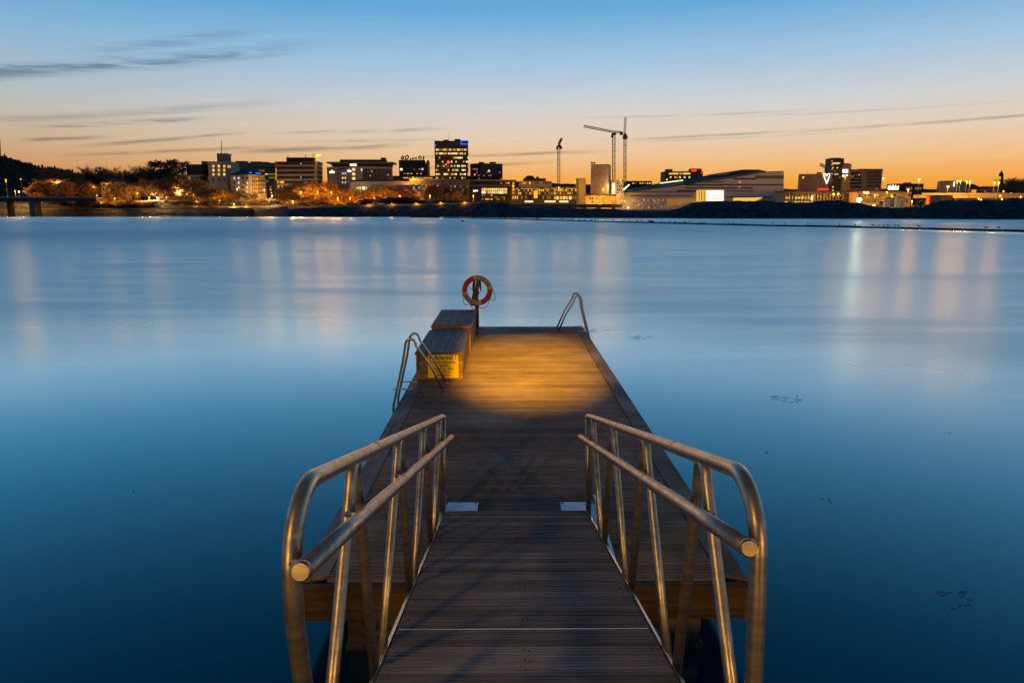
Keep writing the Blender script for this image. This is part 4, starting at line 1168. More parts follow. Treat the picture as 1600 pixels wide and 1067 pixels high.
for (x0, x1, v0, v1) in ((720, 732.2, 219.6, 220.6), (720, 732.2, 224.9, 226), (720, 721, 220.6, 224.9), (731.2, 732.2, 220.6, 224.9)): B.add(x0, x1, v0, v1, 'neon_blue', 0, .5, 'sign_piece', off=.5)
B.add(721.2, 731, 220.9, 224.6, 'dark_glass', 0, .3, 'sign_piece', off=.4)
B.add(680.3, 681.0, 225.5, 229.5, 'neon_blue', 0, .5, 'sign_piece', off=.5)
# -- dark block right of tower
B = Building('dark_corner_block', 'dark two-sided office block right of the tall tower', [(735, 772), (750, 762), (785.3, 772), (783, 792), (737, 792)], 255.2, 'clad_dark')
B.grid(752, 784.5, 262, 282, 12, 4, [('dark_glass', 6), ('lit_dim', 1.2)], .8, .4, k=1, seed=12); B.grid(736, 749.5, 262, 282, 5, 4, DIM, .8, .4, k=0, seed=13)
B.add(762.5, 765.5, 265.5, 269, 'lit_cool', 1, off=.2); B.add(741, 743, 272, 274.5, 'lit_warm', 0, off=.2); B.box('roof_plant', 748, 756, 253.4, 255.1, 4, 10, 'roof_dark'); B.box('roof_plant', 765, 775, 253.2, 255.1, 4, 10, 'roof_dark')
# -- low buildings in front of the towers
B = Building('ochre_hall', 'ochre hall lit by lamps below the tall tower', rect(692, 732, 690, 16), 280.5, 'clad_tan'); B.grid(700, 731, 289, 300, 10, 2, DIM, .5, .5, seed=14)
B = Building('grey_flat_building', 'flat grey building behind the poplar row', rect(640, 701, 705, 16), 281, 'clad_grey'); B.grid(650, 700, 288, 298, 14, 2, DIM, .5, .5, seed=15); B.box('cornice', 639, 701.5, 280, 281.1, -.8, 17, 'clad_white')
B = Building('row_window_house', 'orange lit house front with a row of small windows by the poplars', rect(618, 657, 664, 10), 289, 'render_pale'); B.grid(626, 656, 291.5, 297.5, 11, 1, [('dark_glass', 3), ('lit_cool', .6)], .5, .9, seed=3); B.grid(622, 656, 300, 305, 10, 1, DIM, .5, .8, seed=31)
B = Building('long_flat_roof_building', 'long low building with thin pale roof edge', rect(733, 806, 715, 18), 282.6, 'clad_dark'); B.box('cornice', 732, 806.5, 281, 282.8, -1, 18, 'path_pale'); B.box('lower_edge', 732.5, 806, 289.6, 291, -1.2, 0, 'path_pale'); B.grid(736, 804, 284, 288.5, 18, 1, DIM, .7, .6, seed=16)
B = Building('glass_front_shop', 'black-fronted building with bright upper glass hall and white lettering', rect(735.5, 796, 655, 18), 293, 'clad_dark')
B.grid(752.5, 792.5, 293.8, 303, 13, 2, [('lit_warm', 4), ('lit_pale', 3), ('lit_bright', 1.5), ('lit_dim', 1)], .82, .85, seed=18)
B.grid(752.5, 792.5, 304, 313, 14, 3, [('dark_glass', 6), ('lit_dim', 2), ('lit_warm', 1.6)], .75, .7, seed=19)
zz = B.hit(742.8, 298.6, 0, .35)
# white letters 'ypo' on the dark gable
for st in ([(739.4, 297.4), (740.3, 298.7)], [(741.2, 297.4), (739.6, 300.2)], [(742.0, 297.4), (742.0, 300.2)], [(742.0, 297.4), (743.4, 297.6), (743.4, 298.8), (742.0, 299.0)], [(744.6, 297.5), (746.2, 297.5), (746.2, 299.0), (744.6, 299.0), (744.6, 297.5)]):
    MB().tube([B.hit(u, v, 0, .3) for u, v in st], .22, 5).build('sign_letter', 'neon_white', B.T)
B = Building('ochre_roofed_building', 'ochre building with raised roof behind the glass arcade', rect(810.5, 862, 720, 16), 283.2, 'render_cream')
B.grid(816, 828, 284.8, 287.4, 4, 1, DIM, .6, .9, seed=2); B.grid(830, 861, 285, 287.2, 12, 1, DIM, .6, .9, seed=21); B.box('roof', 818, 853, 278.8, 283.1, 2, 14, 'roof_dark'); B.box('stair_head', 838, 842, 276.2, 278.9, 5, 9, 'roof_dark')
a = at(818, 279, 722); MB().add([at(819, 279, 722), at(836, 279, 722), at(832, 274.6, 726), at(824, 274.6, 726), at(819, 279, 734), at(836, 279, 734), at(832, 274.6, 730), at(824, 274.6, 730)], [(0, 1, 2, 3), (5, 4, 7, 6), (1, 5, 6, 2), (4, 0, 3, 7), (3, 2, 6, 7)]).build('roof_hood', 'roof_dark', B.T)
B = Building('glass_arcade', 'long dark glass arcade with a grid of amber windows', rect(797, 902.5, 645, 18), 293.6, 'clad_dark')
B.grid(800, 901, 295.2, 304.5, 34, 2, [('dark_glass', 5), ('lit_dim', 3), ('lit_warm', 2), ('lit_amber', 2)], .72, .7, seed=22)
B.grid(800, 901, 305.5, 312, 30, 1, [('dark_glass', 5), ('lit_dim', 3), ('lit_warm', 2)], .6, .7, seed=23)
B.grid(800, 901, 294, 295.6, 30, 1, [('lit_warm', 2), ('lit_amber', 2), ('dark_glass', 1)], .7, .6, seed=24)
B.add(834, 840, 298, 310, 'lit_warm', off=.25)
for i, (x0, x1) in enumerate(((866, 868), (869.5, 873.5), (875, 878), (879.5, 882), (884, 887), (889, 893))): B.add(x0, x1, 307, 312, ['lit_warm', 'lit_pale'][i % 2], off=.25)
for (x0, x1) in ((820, 833), (851, 868), (874, 888)): B.add(x0, x1, 314, 316.3, 'lit_bright', off=.3, name='shop_window')
B.box('roof', 796, 904, 292.4, 293.7, -1.5, 20, 'roof_dark')
B = Building('dark_slab', 'narrow dark slab standing at the end of the glass arcade', rect(901.5, 915, 640, 14), 278.6, 'concrete_dark'); B.add(901.8, 904, 280, 318, 'clad_dark', name='panel')
# -- concrete silo tower
B = Building('concrete_tower', 'square concrete tower beside the cranes', [(922.5, 662), (949.5, 657), (953.5, 676), (925, 682)], 256.6, 'concrete')
B.add(922.8, 949.2, 275.8, 276.6, 'path_pale', 0, .4, 'string_course', off=.1)
B.grid(928, 946, 262, 303, 3, 6, [('concrete_dark', 3), (None, 3)], .25, .35, k=0, seed=2)
for u_ in (924, 928): B.box('parapet_rail', u_, u_ + 2.2, 254, 256.5, 2, 4, 'crane_dark')
B.box('parapet_rail', 923, 930, 253.4, 254.2, 2, 4, 'crane_dark')
B = Building('low_stone_terrace', 'low pale building under the concrete tower', rect(915, 973, 640, 12), 305.5, 'render_cream'); B.box('roof', 914, 974, 303.6, 305.6, -1, 13, 'clad_dark'); B.grid(917, 972, 307.5, 318, 16, 2, [('render_cream', 3), ('lit_warm', 1.5), ('dark_glass', 1), ('lit_dim', 1)], .6, .6, seed=25)
B = Building('scaffolded_block', 'half-built block with a white lit stair tower', rect(955, 973.5, 668, 12), 281, 'concrete'); B.grid(956, 961, 286, 306, 2, 6, [('lit_bright', 3), ('neon_white', 1)], .8, .8, seed=26); B.grid(963, 973, 284, 304, 3, 4, DIM, .5, .5, seed=27)
# -- background roofs between cranes and the angular building
B = Building('far_low_roofs', 'far low row of roofs behind the angular building', rect(978, 1018, 820, 14), 283, 'clad_dark'); B.grid(980, 1017, 285, 288, 10, 1, BUSY, .6, .7, seed=28)
# -- big angular building
def make_angular():
    Y = 560
    fp = [(974, Y), (1224.6, Y), (1224.6 - 7, Y + 42), (960, Y + 42)]
    B = Building('angular_hall', 'large angular hall with sloping roof and striped facade', fp, 322, 'clad_white', zlow=3.0)
    P = B.P; D = 42
    def wallpoly(pts, y, name, mat, th=.5):
        V = [at(u, v, y) for u, v in pts]; n = len(V)
        vs = V + [p + Vector((0, th, 0)) for p in V]
        return MB().add(vs, [tuple(range(n)), tuple(reversed(range(n, 2 * n)))] + [(i, (i + 1) % n, n + (i + 1) % n, n + i) for i in range(n)]).build(name, mat, B.T)
    # facade and roof planes
    wallpoly([(978, 330), (976, 301), (1070, 288.5), (1150, 276.5), (1195, 268), (1224.6, 267.3), (1224.6, 330)], Y - .6, 'facade', 'clad_white', D)
    V = [at(974, 300, Y - 1.5), at(1070, 287.2, Y - 1.5), at(1150, 275.6, Y - 1.5), at(1196, 267.4, Y - 1.5), at(1185, 265.2, Y + 16), at(1160, 265.4, Y + 20), at(1060, 281.5, Y + 20), at(985, 294.5, Y + 20)]
    vs = V + [p - Vector((0, 0, .8)) for p in V]; n = len(V)
    MB().add(vs, [tuple(range(n)), tuple(reversed(range(n, 2 * n)))] + [(i, (i + 1) % n, n + (i + 1) % n, n + i) for i in range(n)]).build('roof', 'roof_dark', B.T)
    wallpoly([(1105, 273.5), (1160, 265.3), (1185, 265.2), (1184, 267.4), (1168, 268.4), (1120, 275.5)], Y + 15, 'upper_facade', 'clad_grey', .6)
    for pts in ([(1118, 273.2), (1135, 270.6), (1143, 271.2), (1126, 273.8)], [(1070, 284.6), (1100, 279.6), (1110, 280.2), (1080, 285)]):
        wallpoly(pts, Y + 10, 'roof_light', 'clad_white', .4)
    # dark stripes
    for (u0, u1, v0, v1, m_) in ((1070, 1222, 288.2, 290.0, 'clad_dark'), (1070, 1175, 293.2, 295.0, 'clad_dark'), (985, 1062, 299.5, 301.2, 'clad_grey'), (985, 1082, 305.6, 307.2, 'concrete_dark'), (1058, 1090, 296.8, 300.6, 'concrete_dark'),
                                 (1145, 1180, 278.8, 280.8, 'dark_glass'), (1180, 1224, 274.8, 279.6, 'concrete_dark'), (1133, 1176, 298.2, 299.5, 'clad_dark'), (1133, 1205, 307.6, 309.0, 'clad_dark'), (1100, 1132, 283.6, 285.6, 'clad_grey')):
        B.add(u0, u1, v0, v1, m_, 0, .5, 'facade_stripe', off=.9)
    for (v0, v1, u0, u1, n_, mats, sd) in ((281.3, 285.2, 1150, 1213, 22, DIM, 41), (290.4, 293.2, 1157, 1223, 22, [('dark_glass', 7), ('lit_dim', 1.5), ('lit_amber', 1)], 42), (300.4, 303.6, 1152, 1223, 24, [('dark_glass', 2), ('lit_dim', 2), ('lit_amber', 1.4), ('lit_warm', 1)], 43), (309.5, 314.5, 1188, 1223, 12, MIXED, 44)):
        B.grid(u0, u1, v0, v1, n_, 1, mats, .85, .9, seed=sd, thick=.6)
    for (u, v) in ((1155.5, 284.4), (1155, 293)): B.add(u - 1.4, u + 1.4, v - 1, v + 1, 'lit_amber', off=1.0)
    # bright entrance hall
    en = [(1088.5, 297.3), (1131, 297.3), (1131, 314), (1088.5, 315)]
    wallpoly(en, Y - 1.4, 'entrance_frame', 'lit_warm', .6)
    wallpoly([(1104.5, 298), (1130, 298), (1130, 313.6), (1104.5, 313.6)], Y - 1.7, 'entrance_glass', 'neon_white', .3)
    wallpoly([(1110, 310.2), (1124, 310.2), (1124, 311.4), (1110, 311.4)], Y - 2.2, 'canopy', 'clad_dark', .4)
    for u in (1092, 1096, 1100): wallpoly([(u, 298), (u + .9, 298), (u + .9, 314), (u, 314)], Y - 1.9, 'mullion', 'clad_tan', .4)
    wallpoly([(1146, 309.4), (1192, 308.6), (1188, 311), (1180, 314.2), (1146, 314.2)], Y - 1.6, 'lit_gallery', 'lit_warm', .4)
    wallpoly([(1042, 311.5), (1088, 310.8), (1088, 314.5), (1060, 320), (1042, 322)], Y - 1.6, 'lit_gallery', 'lit_dim', .4)
    rg = random.Random(6)
    for i in range(46):
        u = rg.uniform(986, 1044); v = rg.uniform(312, 326)
        B.add(u, u + rg.uniform(.8, 2.0), v - .7, v + .6, rg.choice(['lit_dim', 'lit_warm', 'lit_amber', 'lit_dim']), off=1.0)
    for i in range(18):
        u = 1043 + i * 2.5; B.add(u, u + 1.6, 311.8, 316 if u > 1062 else 320, rg.choice(['lit_warm', 'lit_amber', 'lit_dim', 'lit_pale']), off=1.35)
    # lit strip on the roof slope
    MB().tube([at(1032, 286.4, Y + 3), at(1067, 281.9, Y + 9)], .5, 6).build('roof_light_strip', 'lit_bright', B.T)
    MB().tube([at(974, 297, Y - 3), at(983, 289, Y + 12)], .5, 6).build('edge_light', 'neon_white', B.T)
    MB().tube([at(1196, 267.2, Y - 1.8), at(1150, 275.4, Y - 1.8), at(1096, 283.6, Y - 1.8)], .35, 6).build('eaves', 'clad_grey', B.T)
make_angular()
B = Building('red_sign_block', 'block with yellow lit floors and a red sign box behind the angular hall', rect(1037, 1097, 700, 18), 268, 'clad_dark')
B.grid(1045, 1079, 270.2, 273, 14, 1, [('lit_warm', 3), ('lit_pale', 3), ('lit_dim', 1)], .85, .9, seed=51); B.grid(1046, 1090, 275.4, 279, 12, 1, MIXED, .7, .7, seed=52)
B.box('roof_plant', 1041, 1051, 264.6, 268, 2, 8, 'clad_dark'); B.box('sign_tower', 1079.5, 1096.5, 263.6, 268, 1, 10, 'concrete_dark'); B.mast('aerial', 1082.5, 261, 264, .2, 'pole_metal', 4)
B.add(1080, 1088, 265.2, 268.4, 'neon_red', off=.5, name='sign_panel'); B.add(1096, 1096.7, 264.5, 272.5, 'neon_red', off=.4, name='sign_panel')
# -- right: brown block with heart neon
B = Building('brown_heart_block', 'windowless brown block carrying a white neon heart', [(1246, 600), (1299, 590), (1299, 612), (1250, 618)], 271.4, 'clad_tan', zlow=4)
for i in range(9): B.add(1247 + i * 5.8, 1247.5 + i * 5.8, 272, 298, 'concrete_dark', 0, .4, 'panel_joint', off=.05)
B.box('roof_plant', 1279, 1284, 269.4, 271.3, 2, 6, 'roof_dark'); B.mast('aerial', 1261, 265.5, 271.4, .12, 'pole_metal', 4)
hp = [(1291.7, 287.2), (1289.6, 281.5), (1287.8, 276.3), (1287.0, 272.8), (1288.0, 271.6), (1289.6, 271.6), (1290.8, 272.8), (1291.0, 274.2), (1292.0, 275.3), (1293.0, 272.9), (1294.2, 271.6), (1295.8, 271.6), (1296.6, 272.8), (1295.8, 276.3), (1293.8, 281.5), (1291.7, 287.2)]
MB().tube([B.hit(u, v, 0, .6) for u, v in hp], .33, 6).build('neon_heart', 'neon_pale', B.T)
B.add(1277, 1299, 294.8, 297.3, 'neon_red', 0, .6, 'sign_panel', off=.7)
B.add(1260, 1277, 294.6, 297.8, 'clad_grey', 0, .6, 'sign_panel', off=.5)
B = Building('stepped_tower', 'slim dark stepped tower next to the neon heart', rect(1299, 1314.5, 585, 16), 247.6, 'clad_dark', zlow=4)
B.grid(1300, 1313, 254, 257, 4, 1, [('lit_warm', 2), ('lit_pale', 1)], .9, .9, seed=61); B.grid(1299.6, 1313.6, 260, 300, 4, 8, [('dark_glass', 5), ('lit_dim', 1), ('lit_pale', .6)], .6, .35, seed=62)
for vc in (252, 258, 265, 272): B.add(1299.2, 1300.4, vc - .8, vc + .8, 'lit_warm', off=.25)
B.box('roof_cap', 1301.5, 1314.3, 246.8, 247.7, 1, 15, 'clad_dark')
B = Building('sign_tower_block', 'tan stair tower with two white lit signs', rect(1314.5, 1327, 582, 16), 256.4, 'clad_tan', zlow=4)
B.box('lift_head', 1314.6, 1319, 251.4, 256.3, 4, 12, 'clad_dark'); B.box('roof_cap', 1314, 1327.6, 255.4, 256.5, -.4, 16.5, 'clad_dark')
for j in range(5): B.add(1316 + j * 1.8, 1317.3 + j * 1.8, 264.8 + (j % 2) * .4, 266.9, 'neon_white', off=.4, name='sign_letter'); B.add(1316.2 + j * 1.8, 1317.5 + j * 1.8, 267.8, 270.0, 'neon_white', off=.4, name='sign_letter')
B.add(1316.2, 1318.4, 273.4, 276.6, 'neon_white', off=.4, name='sign_letter'); B.add(1319.6, 1322.2, 272.8, 276.2, 'lit_cool', off=.4, name='sign_letter'); B.add(1322.6, 1324.0, 273.2, 275, 'neon_white', off=.4, name='sign_letter')
B = Building('overhang_office', 'flat-roofed office with overhanging roof and dark window bands', rect(1327, 1376, 590, 18), 265.6, 'clad_tan', zlow=4)
for j in range(5):
    B.add(1328, 1346, 269.5 + j * 5.2, 272.9 + j * 5.2, 'dark_glass', name='window_band'); B.add(1354.5, 1375.4, 268.2 + j * 5.2, 271.8 + j * 5.2, 'dark_glass', name='window_band')
    for i in range(7): B.add(1355.5 + i * 2.9, 1356.0 + i * 2.9, 268.2 + j * 5.2, 271.8 + j * 5.2, 'clad_tan', 0, .3, 'mullion', off=.25)
B.add(1341.3, 1342.8, 272.5, 274, 'lit_cool', off=.3); B.add(1330, 1333, 275, 277, 'lit_dim', off=.3); B.add(1368, 1371, 294.5, 296.5, 'lit_dim', off=.3)
B.box('roof_slab', 1344, 1379.6, 264.1, 265.5, -1.5, 19, 'roof_dark'); B.box('roof_slab', 1327.4, 1344, 264.9, 265.7, -.4, 18, 'roof_dark')
# -- long low lit buildings on the right
B = Building('lit_terminal', 'long low terminal building with amber lit windows', rect(1225, 1341, 520, 14), 300.4, 'render_cream', zlow=3)
B.box('roof', 1223, 1342, 298.6, 300.5, -2, 15, 'clad_dark'); B.grid(1226, 1268, 307.6, 311, 16, 1, [('lit_pale', 2), ('lit_warm', 3), ('dark_glass', 1)], .75, .8, seed=71); B.grid(1226, 1264, 303, 305.6, 14, 1, DIM, .6, .6, seed=72)
B.add(1266, 1270.5, 306, 313, 'lit_bright', off=.3); B.add(1252, 1255, 306.6, 311, 'lit_warm', off=.3); B.grid(1297, 1316, 306.5, 312.5, 4, 1, [('dark_glass', 1)], .7, .9, seed=73); B.grid(1225, 1284, 314.6, 316.4, 18, 1, BUSY, .8, .8, seed=74)
B.add(1225, 1340.5, 301.6, 303.0, 'clad_dark', name='fascia', off=.5)
for k in range(24): B.add(1226 + k * 4.9, 1226.7 + k * 4.9, 303, 316.5, 'concrete_dark', name='column', off=.7, thick=.8)
B.grid(1270, 1296, 304.2, 308, 6, 1, [('dark_glass', 3), ('lit_dim', 2)], .7, .8, seed=81); B.grid(1318, 1340, 304.2, 309, 5, 1, [('dark_glass', 3), ('lit_dim', 2), ('lit_warm', 1)], .7, .8, seed=82); B.grid(1270, 1296, 309.5, 315, 5, 1, [('clad_tan', 2), ('concrete_dark', 1), ('lit_dim', 1)], .8, .9, seed=83); B.grid(1317, 1340, 310, 316, 5, 1, [('clad_tan', 2), ('dark_glass', 1)], .8, .9, seed=84)
B = Building('station_canopy', 'low flat canopy building with warm lights behind the work yard', rect(1340, 1424, 500, 12), 301.5, 'render_cream', zlow=3)
B.box('roof', 1339, 1425, 299.8, 301.6, -2.5, 13, 'clad_tan'); B.grid(1341, 1423, 303.2, 307, 18, 1, [('dark_glass', 3), ('lit_dim', 2), ('lit_warm', 1.2), ('clad_tan', 1)], .75, .8, seed=85); B.grid(1341, 1423, 309.5, 317, 20, 1, [('concrete_dark', 2), ('dark_glass', 1), ('clad_tan', 2), ('lit_dim', .7)], .8, .9, seed=86); B.add(1341, 1352, 307.6, 308.6, 'clad_dark', name='rail', off=.5); B.add(1358, 1376, 307.6, 308.6, 'clad_dark', name='rail', off=.5)
B = Building('signed_house', 'low dark house with a white outlined sign on its roof', rect(1398, 1442, 610, 14), 287.2, 'clad_dark', zlow=4); B.grid(1404, 1440, 291, 298, 10, 1, DIM, .6, .5, seed=75)
for (x0, x1, v0, v1) in ((1387, 1403.5, 295.6, 296.6), (1387, 1388, 290.4, 296.4), (1402.5, 1403.5, 290.4, 296.4), (1388, 1402.5, 292.6, 294.6), (1390, 1391.4, 289.6, 292.4), (1394, 1395.4, 289.2, 292.4), (1398, 1399.4, 289.6, 292.4)): B.add(x0, x1, v0, v1, 'neon_pale', name='sign_piece', off=.6)
B.box('sign_wall', 1386.5, 1399, 297, 301, 1, 6, 'clad_dark'); B.box('roof_plant', 1417, 1424, 285.4, 287.1, 2, 8, 'roof_dark')
B = Building('grey_cube_building', 'plain grey cube building with one white light strip', [(1463, 560), (1492, 552), (1508.5, 562), (1506, 580), (1466, 580)], 283.6, 'concrete', zlow=4); B.add(1490.3, 1491.5, 283.9, 291.5, 'neon_white', 0, .5, 'light_strip', off=.4); B.box('roof_edge', 1477, 1506, 282.6, 283.5, 4, 12, 'clad_grey')
B = Building('low_school_building', 'long low building with pitched roofs and square windows', rect(1507, 1562, 575, 14), 295.6, 'render_cream', zlow=4); B.grid(1524, 1550, 297.6, 300.4, 6, 1, [('dark_glass', 4), ('lit_dim', 1)], .6, .95, seed=77); B.add(1518, 1525, 296.6, 301, 'lit_amber', off=.2)
for (x0, x1, vp) in ((1509, 1538, 287.6), (1536, 1562, 291.5)):
    a = at(x0, 295.6, 574); c = at(x1, 295.6, 574); t = at((x0 + x1) / 2, vp, 581)
    MB().add([(a.x, 574, a.z), (c.x, 574, c.z), (c.x, 590, c.z), (a.x, 590, a.z), (a.x + 3, 581, t.z), (c.x - 5, 581, t.z)], [(3, 2, 1, 0), (0, 1, 5, 4), (1, 2, 5), (2, 3, 4, 5), (3, 0, 4)]).build('roof', 'roof_dark', B.T)
# -- church
def make_church():
    Y = 640; u = 1564.3
    b0 = at(u, 305, Y)
    T = thing('church', (b0.x, Y, b0.z), 'dark church spire against the orange sky', 'church')
    def blk(u0, u1, v0, v1, name, mat='roof_dark'):
        a = at(u0, v1, Y); c = at(u1, v0, Y); w = (c.x - a.x) / 2; MB().box(a.x, c.x, Y - w, Y + w, a.z, c.z).build(name, mat, T)
    blk(1561.2, 1567.4, 276, 305, 'tower'); blk(1561.9, 1566.7, 272.5, 276, 'belfry')
    a = at(u, 272.5, Y); t = at(u, 268.6, Y)
    MB().lathe((a.x, Y, a.z), [(1.5, 0), (1.7, .7), (1.0, 1.7), (.35, 2.6), (.12, 4.2)], 'z', 8).build('spire', 'roof_dark', T)
    a = at(1566, 300, Y - 3); c = at(1573, 288, Y - 3)
    MB().add([(a.x, Y - 3, a.z), (c.x + 4, Y - 3, a.z), (c.x + 4, Y + 6, a.z), (a.x, Y + 6, a.z), (a.x, Y + 1.5, c.z), (c.x + 4, Y + 1.5, c.z - 3)], [(0, 1, 5, 4), (2, 3, 4, 5), (0, 4, 3), (1, 2, 5), (3, 2, 1, 0)]).build('nave_roof', 'roof_dark', T)
make_church()
# -- elevated roads and bridge
def viaduct(name, label, us, vtop, th, Y, wid, mat, npier, vpier):
    a = at(us[0], vtop, Y); c = at(us[1], vtop, Y)
    T = thing(name, ((a.x + c.x) / 2, Y, 0), label, 'bridge')
    MB().box(a.x, c.x, Y, Y + wid, a.z - th, a.z).build('deck', mat, T)
    MB().box(a.x, c.x, Y - .35, Y - .02, a.z - .3, a.z + 1.0).build('parapet', mat, T)
    for k in range(npier):
        x = a.x + (c.x - a.x) * (k + .5) / npier
        MB().box(x - .9, x + .9, Y + wid * .3, Y + wid * .7, -1, a.z - th).build('pier', 'concrete_dark', T)
viaduct('elevated_road', 'pale elevated road lit by lamps on the far right', (1440, 1680), 304.2, 2.2, 450, 9, 'concrete', 6, 315)
viaduct('tram_viaduct', 'thin dark bridge deck in front of the arcade', (786, 972), 322, 1.0, 420, 7, 'concrete_dark', 8, 328)
def make_bridge():
    Y = 688
    a = at(-90, 309, Y); c = at(150, 309, Y); z = a.z
    T = thing('road_bridge', (a.x, Y, 0), 'low concrete road bridge over the water at the left shore', 'bridge')
    MB().box(a.x, c.x, Y, Y + 12, z - 3.6, z - .5).build('girder', 'clad_dark', T)
    MB().box(a.x, c.x, Y - .6, Y + 12.6, z - .5, z).build('deck', 'concrete', T)
    MB().box(a.x, c.x, Y - .4, Y - .2, z + .1, z + 1.0).build('parapet', 'concrete', T)
    for u in (-50, 14):
        p = at(u, 320, Y + 4); MB().box(p.x - 1.6, p.x + 1.6, Y + 3, Y + 9, -2, z - 3.6).build('pier', 'clad_dark', T)
    p = at(44, 320, Y); MB().box(p.x, p.x + 5, Y + 1, Y + 11, -1, z - 3.6).build('abutment', 'concrete_dark', T)
make_bridge()
strip('upper_road', [(u, 712) for u in range(100, 300, 10)], 6, 1.2, 'path_pale', 3.2)
# -- transmitter mast on the hill
b0 = at(0.5, 243, 2300)
T = thing('transmitter_mast', b0, 'thin mast rising from the wooded hill at the left edge', 'mast')
MB().tube([b0 - Vector((0, 0, 8)), at(0.5, 230, 2300)], [1.6, 1.1], 6).build('lower_mast', 'concrete_dark', T); MB().tube([at(0.5, 230, 2300), at(0.5, 218, 2300)], [.9, .5], 6).build('upper_mast', 'concrete_dark', T)

# ------------------------------------------------------------------ cranes
def lattice(mb, a, c, w, n, r):
    """four-chord lattice from a to c"""
    a = Vector(a); c = Vector(c); d = (c - a).normalized()
    up = Vector((0, 1, 0)) if abs(d.z) > .7 else Vector((0, 0, 1))
    x = d.cross(up).normalized(); y = d.cross(x).normalized()
    cor = [x * w / 2 + y * w / 2, x * w / 2 - y * w / 2, -x * w / 2 - y * w / 2, -x * w / 2 + y * w / 2]
    for k in cor: mb.tube([a + k, c + k], r, 4)
    for i in range(n):
        p = a.lerp(c, i / n); q = a.lerp(c, (i + 1) / n)
        for k in range(4):
            j = (k + 1) % 4
            if i % 2: mb.tube([p + cor[k], q + cor[j]], r * .6, 3, False)
            else: mb.tube([p + cor[j], q + cor[k]], r * .6, 3, False)
            mb.tube([p + cor[k], p + cor[j]], r * .6, 3, False)
def make_crane(u, vbase, vtop, Y, label, jib_a, jib_c, counter, mw=2.6, lit=False, jmat='crane_steel'):
    b0 = at(u, vbase, Y); t0 = at(u, vtop, Y)
    T = thing('tower_crane', (b0.x, Y, b0.z), label, 'crane', 'tower cranes over the building site')
    mb = MB(); lattice(mb, b0, t0, mw, int((t0 - b0).length / 3), .22); mb.build('mast', 'crane_steel', T)
    MB().box(t0.x - mw * .75, t0.x + mw * .75, Y - mw * .75, Y + mw * .75, t0.z - .3, t0.z + 1.6).build('slewing_ring', 'crane_dark', T)
    MB().box(t0.x - mw * 1.1, t0.x - mw * .3, Y - mw * 1.2, Y - mw * .2, t0.z - 2.8, t0.z - .3).build('cab', 'crane_dark', T)
    mb = MB(); lattice(mb, jib_a, jib_c, 1.7, int((Vector(jib_c) - Vector(jib_a)).length / 2.2), .2); mb.build('jib', jmat, T)
    ca, cc = counter
    mb = MB(); lattice(mb, ca, cc, 1.5, 4, .2); mb.build('counter_jib', 'crane_dark', T)
    cc = Vector(cc); MB().box(cc.x - 1.4, cc.x + 1.4, cc.y - 1.4, cc.y + 1.4, cc.z - 2.4, cc.z + .6).build('counterweight', 'crane_dark', T)
    return T
Y = 760
c1 = at(873, 228, Y)
make_crane(873, 296, 230, Y, 'single crane with a short steep jib left of the concrete tower', c1 + Vector((0, 0, 1.5)), at(877.5, 217, Y - 34), (c1 + Vector((0, 0, 1.5)), c1 + Vector((2.6, 7, -.6))), jmat='crane_steel')
Y = 720
c2 = at(959, 209, Y)
make_crane(959, 296, 211, Y, 'crane with the long jib reaching out to one side', c2 + Vector((0, 0, 1.6)), at(912, 197.5, Y - 10), (c2 + Vector((0, 0, 1.8)), at(971, 207.5, Y + 3)))
Y = 700
c3 = at(976, 211, Y)
make_crane(976.5, 296, 213, Y, 'tall crane with its jib raised straight up', c3 + Vector((0, 0, 1.5)), at(977.3, 184, Y - 22), (c3 + Vector((0, 0, 1.4)), c3 + Vector((2.4, 6, -1))), 2.2, jmat='crane_dark')
Y = 640
c4 = at(1291.5, 263, Y)
make_crane(1291.3, 272, 264, Y, 'small dark crane tip above the neon heart block', c4 + Vector((0, 0, .8)), at(1281, 257, Y - 3), (c4 + Vector((0, 0, .8)), at(1293.5, 262, Y + 2)), 1.6, jmat='crane_dark')
# flood mast by the brown office
a = at(493.5, 300, 700); c = at(493.5, 242.5, 700)
T = thing('floodlight_mast', a, 'tall orange floodlight mast in front of the brown office block', 'lamp')
mb = MB(); lattice(mb, a, c, 1.4, 14, .16); mb.build('mast', 'crane_steel', T)
MB().box(c.x - 3.5, c.x + 6, 699, 701, c.z - 1.0, c.z - .2).build('gantry', 'crane_steel', T)
for k, u_ in enumerate((491, 495.5, 498.2, 501.5)):
    p = at(u_, 242.2, 699); MB().lathe(p, [(.2, -.5), (.55, -.3), (.55, .3), (.2, .5)], 'z', 8).build('lamp_head', 'bulb_sodium' if k else 'crane_dark', T)
l = bpy.data.lights.new('lamp_light', 'POINT'); l.energy = 12000; l.color = SOD; l.shadow_soft_size = .6; l.specular_factor = 0.0
lo = bpy.data.objects.new('lamp_light', l); lo.location = (at(497, 243.5, 698) - a); link(lo, T)

